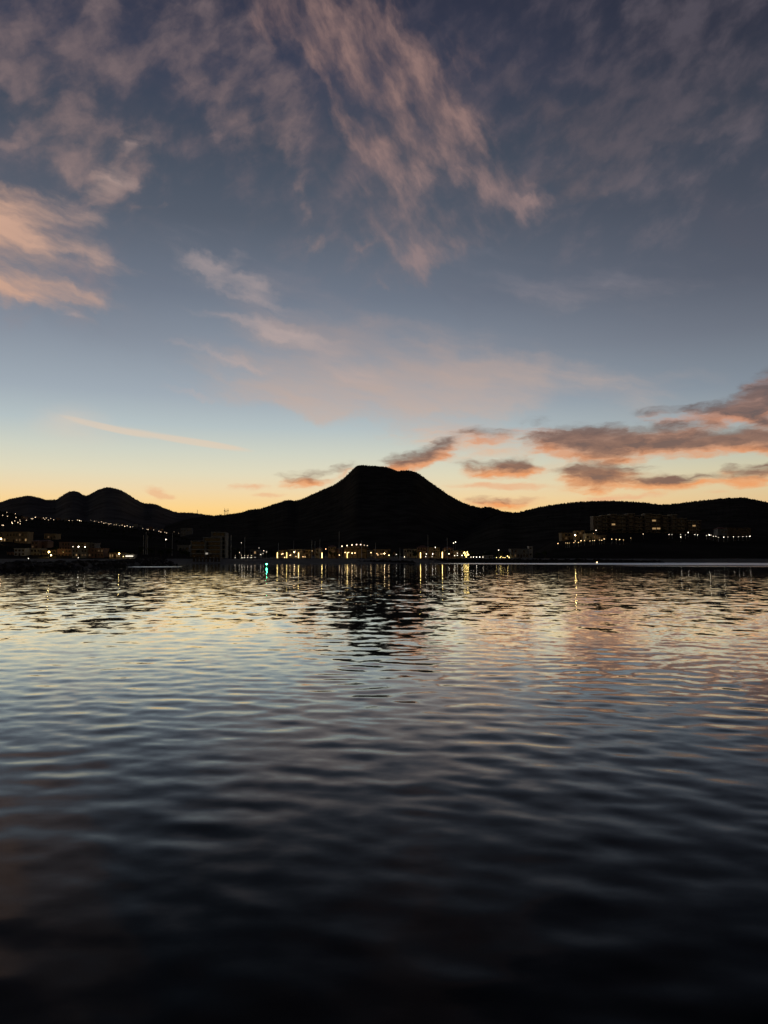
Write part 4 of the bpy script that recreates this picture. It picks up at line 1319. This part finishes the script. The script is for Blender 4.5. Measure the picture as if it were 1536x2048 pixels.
tr = [(258, 1104, 445, 'tree'), (272, 1100, 450, 'palm'), (283, 1092, 452, 'tree'), (300, 1096, 455, 'tree'), (312, 1090, 460, 'palm'), (322, 1098, 448, 'tree'), (338, 1094, 452, 'tree'),
      (352, 1099, 446, 'palm'), (364, 1096, 450, 'tree'), (374, 1101, 446, 'tree'), (455, 1100, 520, 'tree'), (466, 1095, 530, 'palm'), (477, 1098, 534, 'tree'), (492, 1100, 528, 'tree'),
      (525, 1100, 530, 'palm'), (538, 1097, 532, 'tree'), (547, 1102, 524, 'tree'), (613, 1099, 532, 'palm'), (650, 1100, 524, 'palm'), (664, 1102, 515, 'tree'), (728, 1103, 515, 'palm'),
      (745, 1100, 514, 'palm'), (784, 1104, 520, 'tree'), (797, 1103, 526, 'tree'), (817, 1098, 516, 'palm'), (831, 1101, 514, 'tree'), (848, 1099, 514, 'palm'), (872, 1101, 514, 'palm'),
      (895, 1100, 516, 'tree'), (919, 1099, 516, 'palm'), (944, 1104, 528, 'tree'), (960, 1106, 530, 'tree'), (976, 1103, 534, 'tree'), (1040, 1103, 520, 'palm'), (1050, 1100, 530, 'tree'),
      (1074, 1104, 470, 'tree'), (1090, 1100, 480, 'tree'), (6, 1092, 470, 'palm'), (22, 1094, 476, 'tree'), (52, 1094, 470, 'tree'), (82, 1089, 500, 'palm'), (104, 1085, 520, 'tree'),
      (113, 1093, 470, 'tree'), (142, 1094, 462, 'palm'), (175, 1094, 460, 'tree'), (212, 1101, 440, 'tree'), (228, 1098, 444, 'palm'), (235, 1097, 446, 'tree')]
tr = sorted(tr)
for i, (px, ty, D, kind) in enumerate(tr):
    sd = i < len(tr) / 2
    where = 'left shore' if px < 245 else ('dark beach beside the terraced block' if px < 380 else ('marina front' if px < 985 else 'right quay end'))
    same = [t for t in tr if t[3] == kind and (('left' if t[0] < 245 else 'gap' if t[0] < 380 else 'marina' if t[0] < 985 else 'right') == ('left' if px < 245 else 'gap' if px < 380 else 'marina' if px < 985 else 'right'))]
    k = [t[0] for t in same].index(px)
    what = 'slender palm' if kind == 'palm' else 'round leafy tree'
    tree(px, ty, D, kind, f'dark {what} on the {where}, ' + (f'{ORD[k]} from the left' if len(same) > 1 else 'the only one there'),
         9 if kind == 'palm' else 13)

hl = [(1184, 1060, 'tree', 'leafy tree at the left foot of the hotel'), (1200, 1059, 'palm', 'palm before the left wing of the hotel'), (1216, 1057, 'tree', 'leafy tree left of the lit hotel tower window'),
      (1240, 1058, 'tree', 'wide leafy tree before the second wing of the hotel'), (1262, 1056, 'palm', 'palm before the middle tower of the hotel'), (1276, 1059, 'tree', 'leafy tree left of the lit lower hotel rooms'),
      (1325, 1057, 'tree', 'leafy tree right of the lit lower hotel rooms'), (1348, 1058, 'palm', 'palm before the fourth tower of the hotel'), (1368, 1059, 'tree', 'leafy tree before the low right part of the hotel'),
      (1406, 1057, 'tree', 'leafy tree at the right foot of the hotel'), (1126, 1062, 'palm', 'palm left of the bright floodlight on the right hillside'), (1174, 1063, 'tree', 'leafy tree between the floodlight houses and the hotel')]
for i, (px, ty, kind, lab) in enumerate(hl):
    tree(px, ty, 641 + i % 3 * 3, kind, 'dark ' + lab, 9 if kind == 'palm' else 15, 'dark trees before the hotel')

# the glowing tree hung with lamps
t_ = tree(932.5, 1101.5, 514, 'tree', 'small round tree hung full of bright yellow lamps on the marina front', 10, None)
rnd = random.Random(5)
for bx_, by_ in ((929, 1104.5), (934.5, 1104.2), (931, 1107), (935.5, 1108), (930, 1110), (934, 1110.5), (932.4, 1113.6), (937, 1109.5), (927.6, 1106)):
    q = at(bx_, by_, 511.5)
    loc = Vector((q.x - t_.location.x, q.y - t_.location.y, q.z - t_.location.z))
    loc.rotate(Matrix.Rotation(-t_.rotation_euler.z, 3, 'Z'))
    link('lantern', GLOBE, t_, loc, (.36, .36, .36), m=emis('gold', 6.5))
# lit trees with ground lights
for i, (px, ty) in enumerate([(994, 1102), (999, 1100.5), (1005, 1101.5), (1011, 1102), (1017, 1102.5)]):
    tree(px, ty, 508, 'palm' if i % 2 else 'tree', f'golden lit {"palm" if i % 2 else "tree"} over ground lights, {["leftmost", "second from left", "middle one", "second from right", "rightmost"][i]} of the five lit trees', 7, 'five trees lit from the ground')
for i, (px, py, k) in enumerate([(993, 1115.3, 10), (1000.5, 1115.3, 14), (1002.2, 1113, 10), (1006, 1115.5, 10), (1010, 1115.6, 10), (1015, 1112.5, 26), (1018.5, 1115, 26), (997.4, 1100.3, 10)]):
    lamp(px, py, .3, 'gold' if i < 7 else 'white', k, ['small ground light at the left end of the lit trees', 'ground light under the second lit tree', 'raised warm light between second and middle lit trees',
         'ground light under the middle lit tree', 'ground light left of the fourth lit tree', 'bright light inside the fourth lit tree', 'bright ground light at the right end of the lit trees',
         'white lamp above the second lit tree'][i], 'lights among the five lit trees', 1, D=504, name='garden_light', cat='garden light')

# scrub along the skyline and on the slopes, uncountable
for L, u0, u1, n, hmin, hmax in ((L_MID, -0.24, 0.20, 2200, 1.0, 3.4), (L_RIGHT, 0.13, 0.62, 2600, 0.8, 2.6), (L_FAR, -0.62, -0.18, 1500, 1.5, 4.0), (L_NEAR, -0.6, -0.2, 1500, .8, 3.0)):
    r = np.random.RandomState(int(L.D1))
    uu = r.uniform(u0, u1, n)
    back = np.where(r.rand(n) < .75, r.uniform(-6, 4, n), -r.uniform(0, 1, n) * (L.D1 - L.D0) * .5)
    yy = L.D1 + back
    xx = uu * yy
    zz = L.height(xx, yy)
    hh = hmin + (hmax - hmin) * r.rand(n) ** 3
    V, Fc = [], []
    for x, y, z, h in zip(xx, yy, zz, hh):
        w = h * r.uniform(.25, .8)
        bb = len(V)
        an = r.rand() * 6.28
        for i in range(4):
            V.append((x + w * math.cos(an + i * 1.57) * r.uniform(.6, 1.1), y + w * math.sin(an + i * 1.57), z + h * r.uniform(.2, .6)))
        V += [(x + r.uniform(-.3, .3) * w, y, z + h), (x, y, z - .5)]
        for i in range(4):
            Fc += [(bb + i, bb + (i + 1) % 4, bb + 4), (bb + (i + 1) % 4, bb + i, bb + 5)]
    me = bpy.data.meshes.new('scrub')
    me.from_pydata(V, [], Fc)
    me.materials.append(M['bush'])
    tag(link('scrub', me), {'mountain': 'dark desert scrub along the far left skyline', 'flat_topped_mountain': 'dark desert scrub along the flat-topped mountain', 'hill_range': 'dark desert scrub and cacti along the right hills',
                            'hillside': 'dark desert scrub on the near left hillside'}[L.name], 'scrub', None, 'stuff')
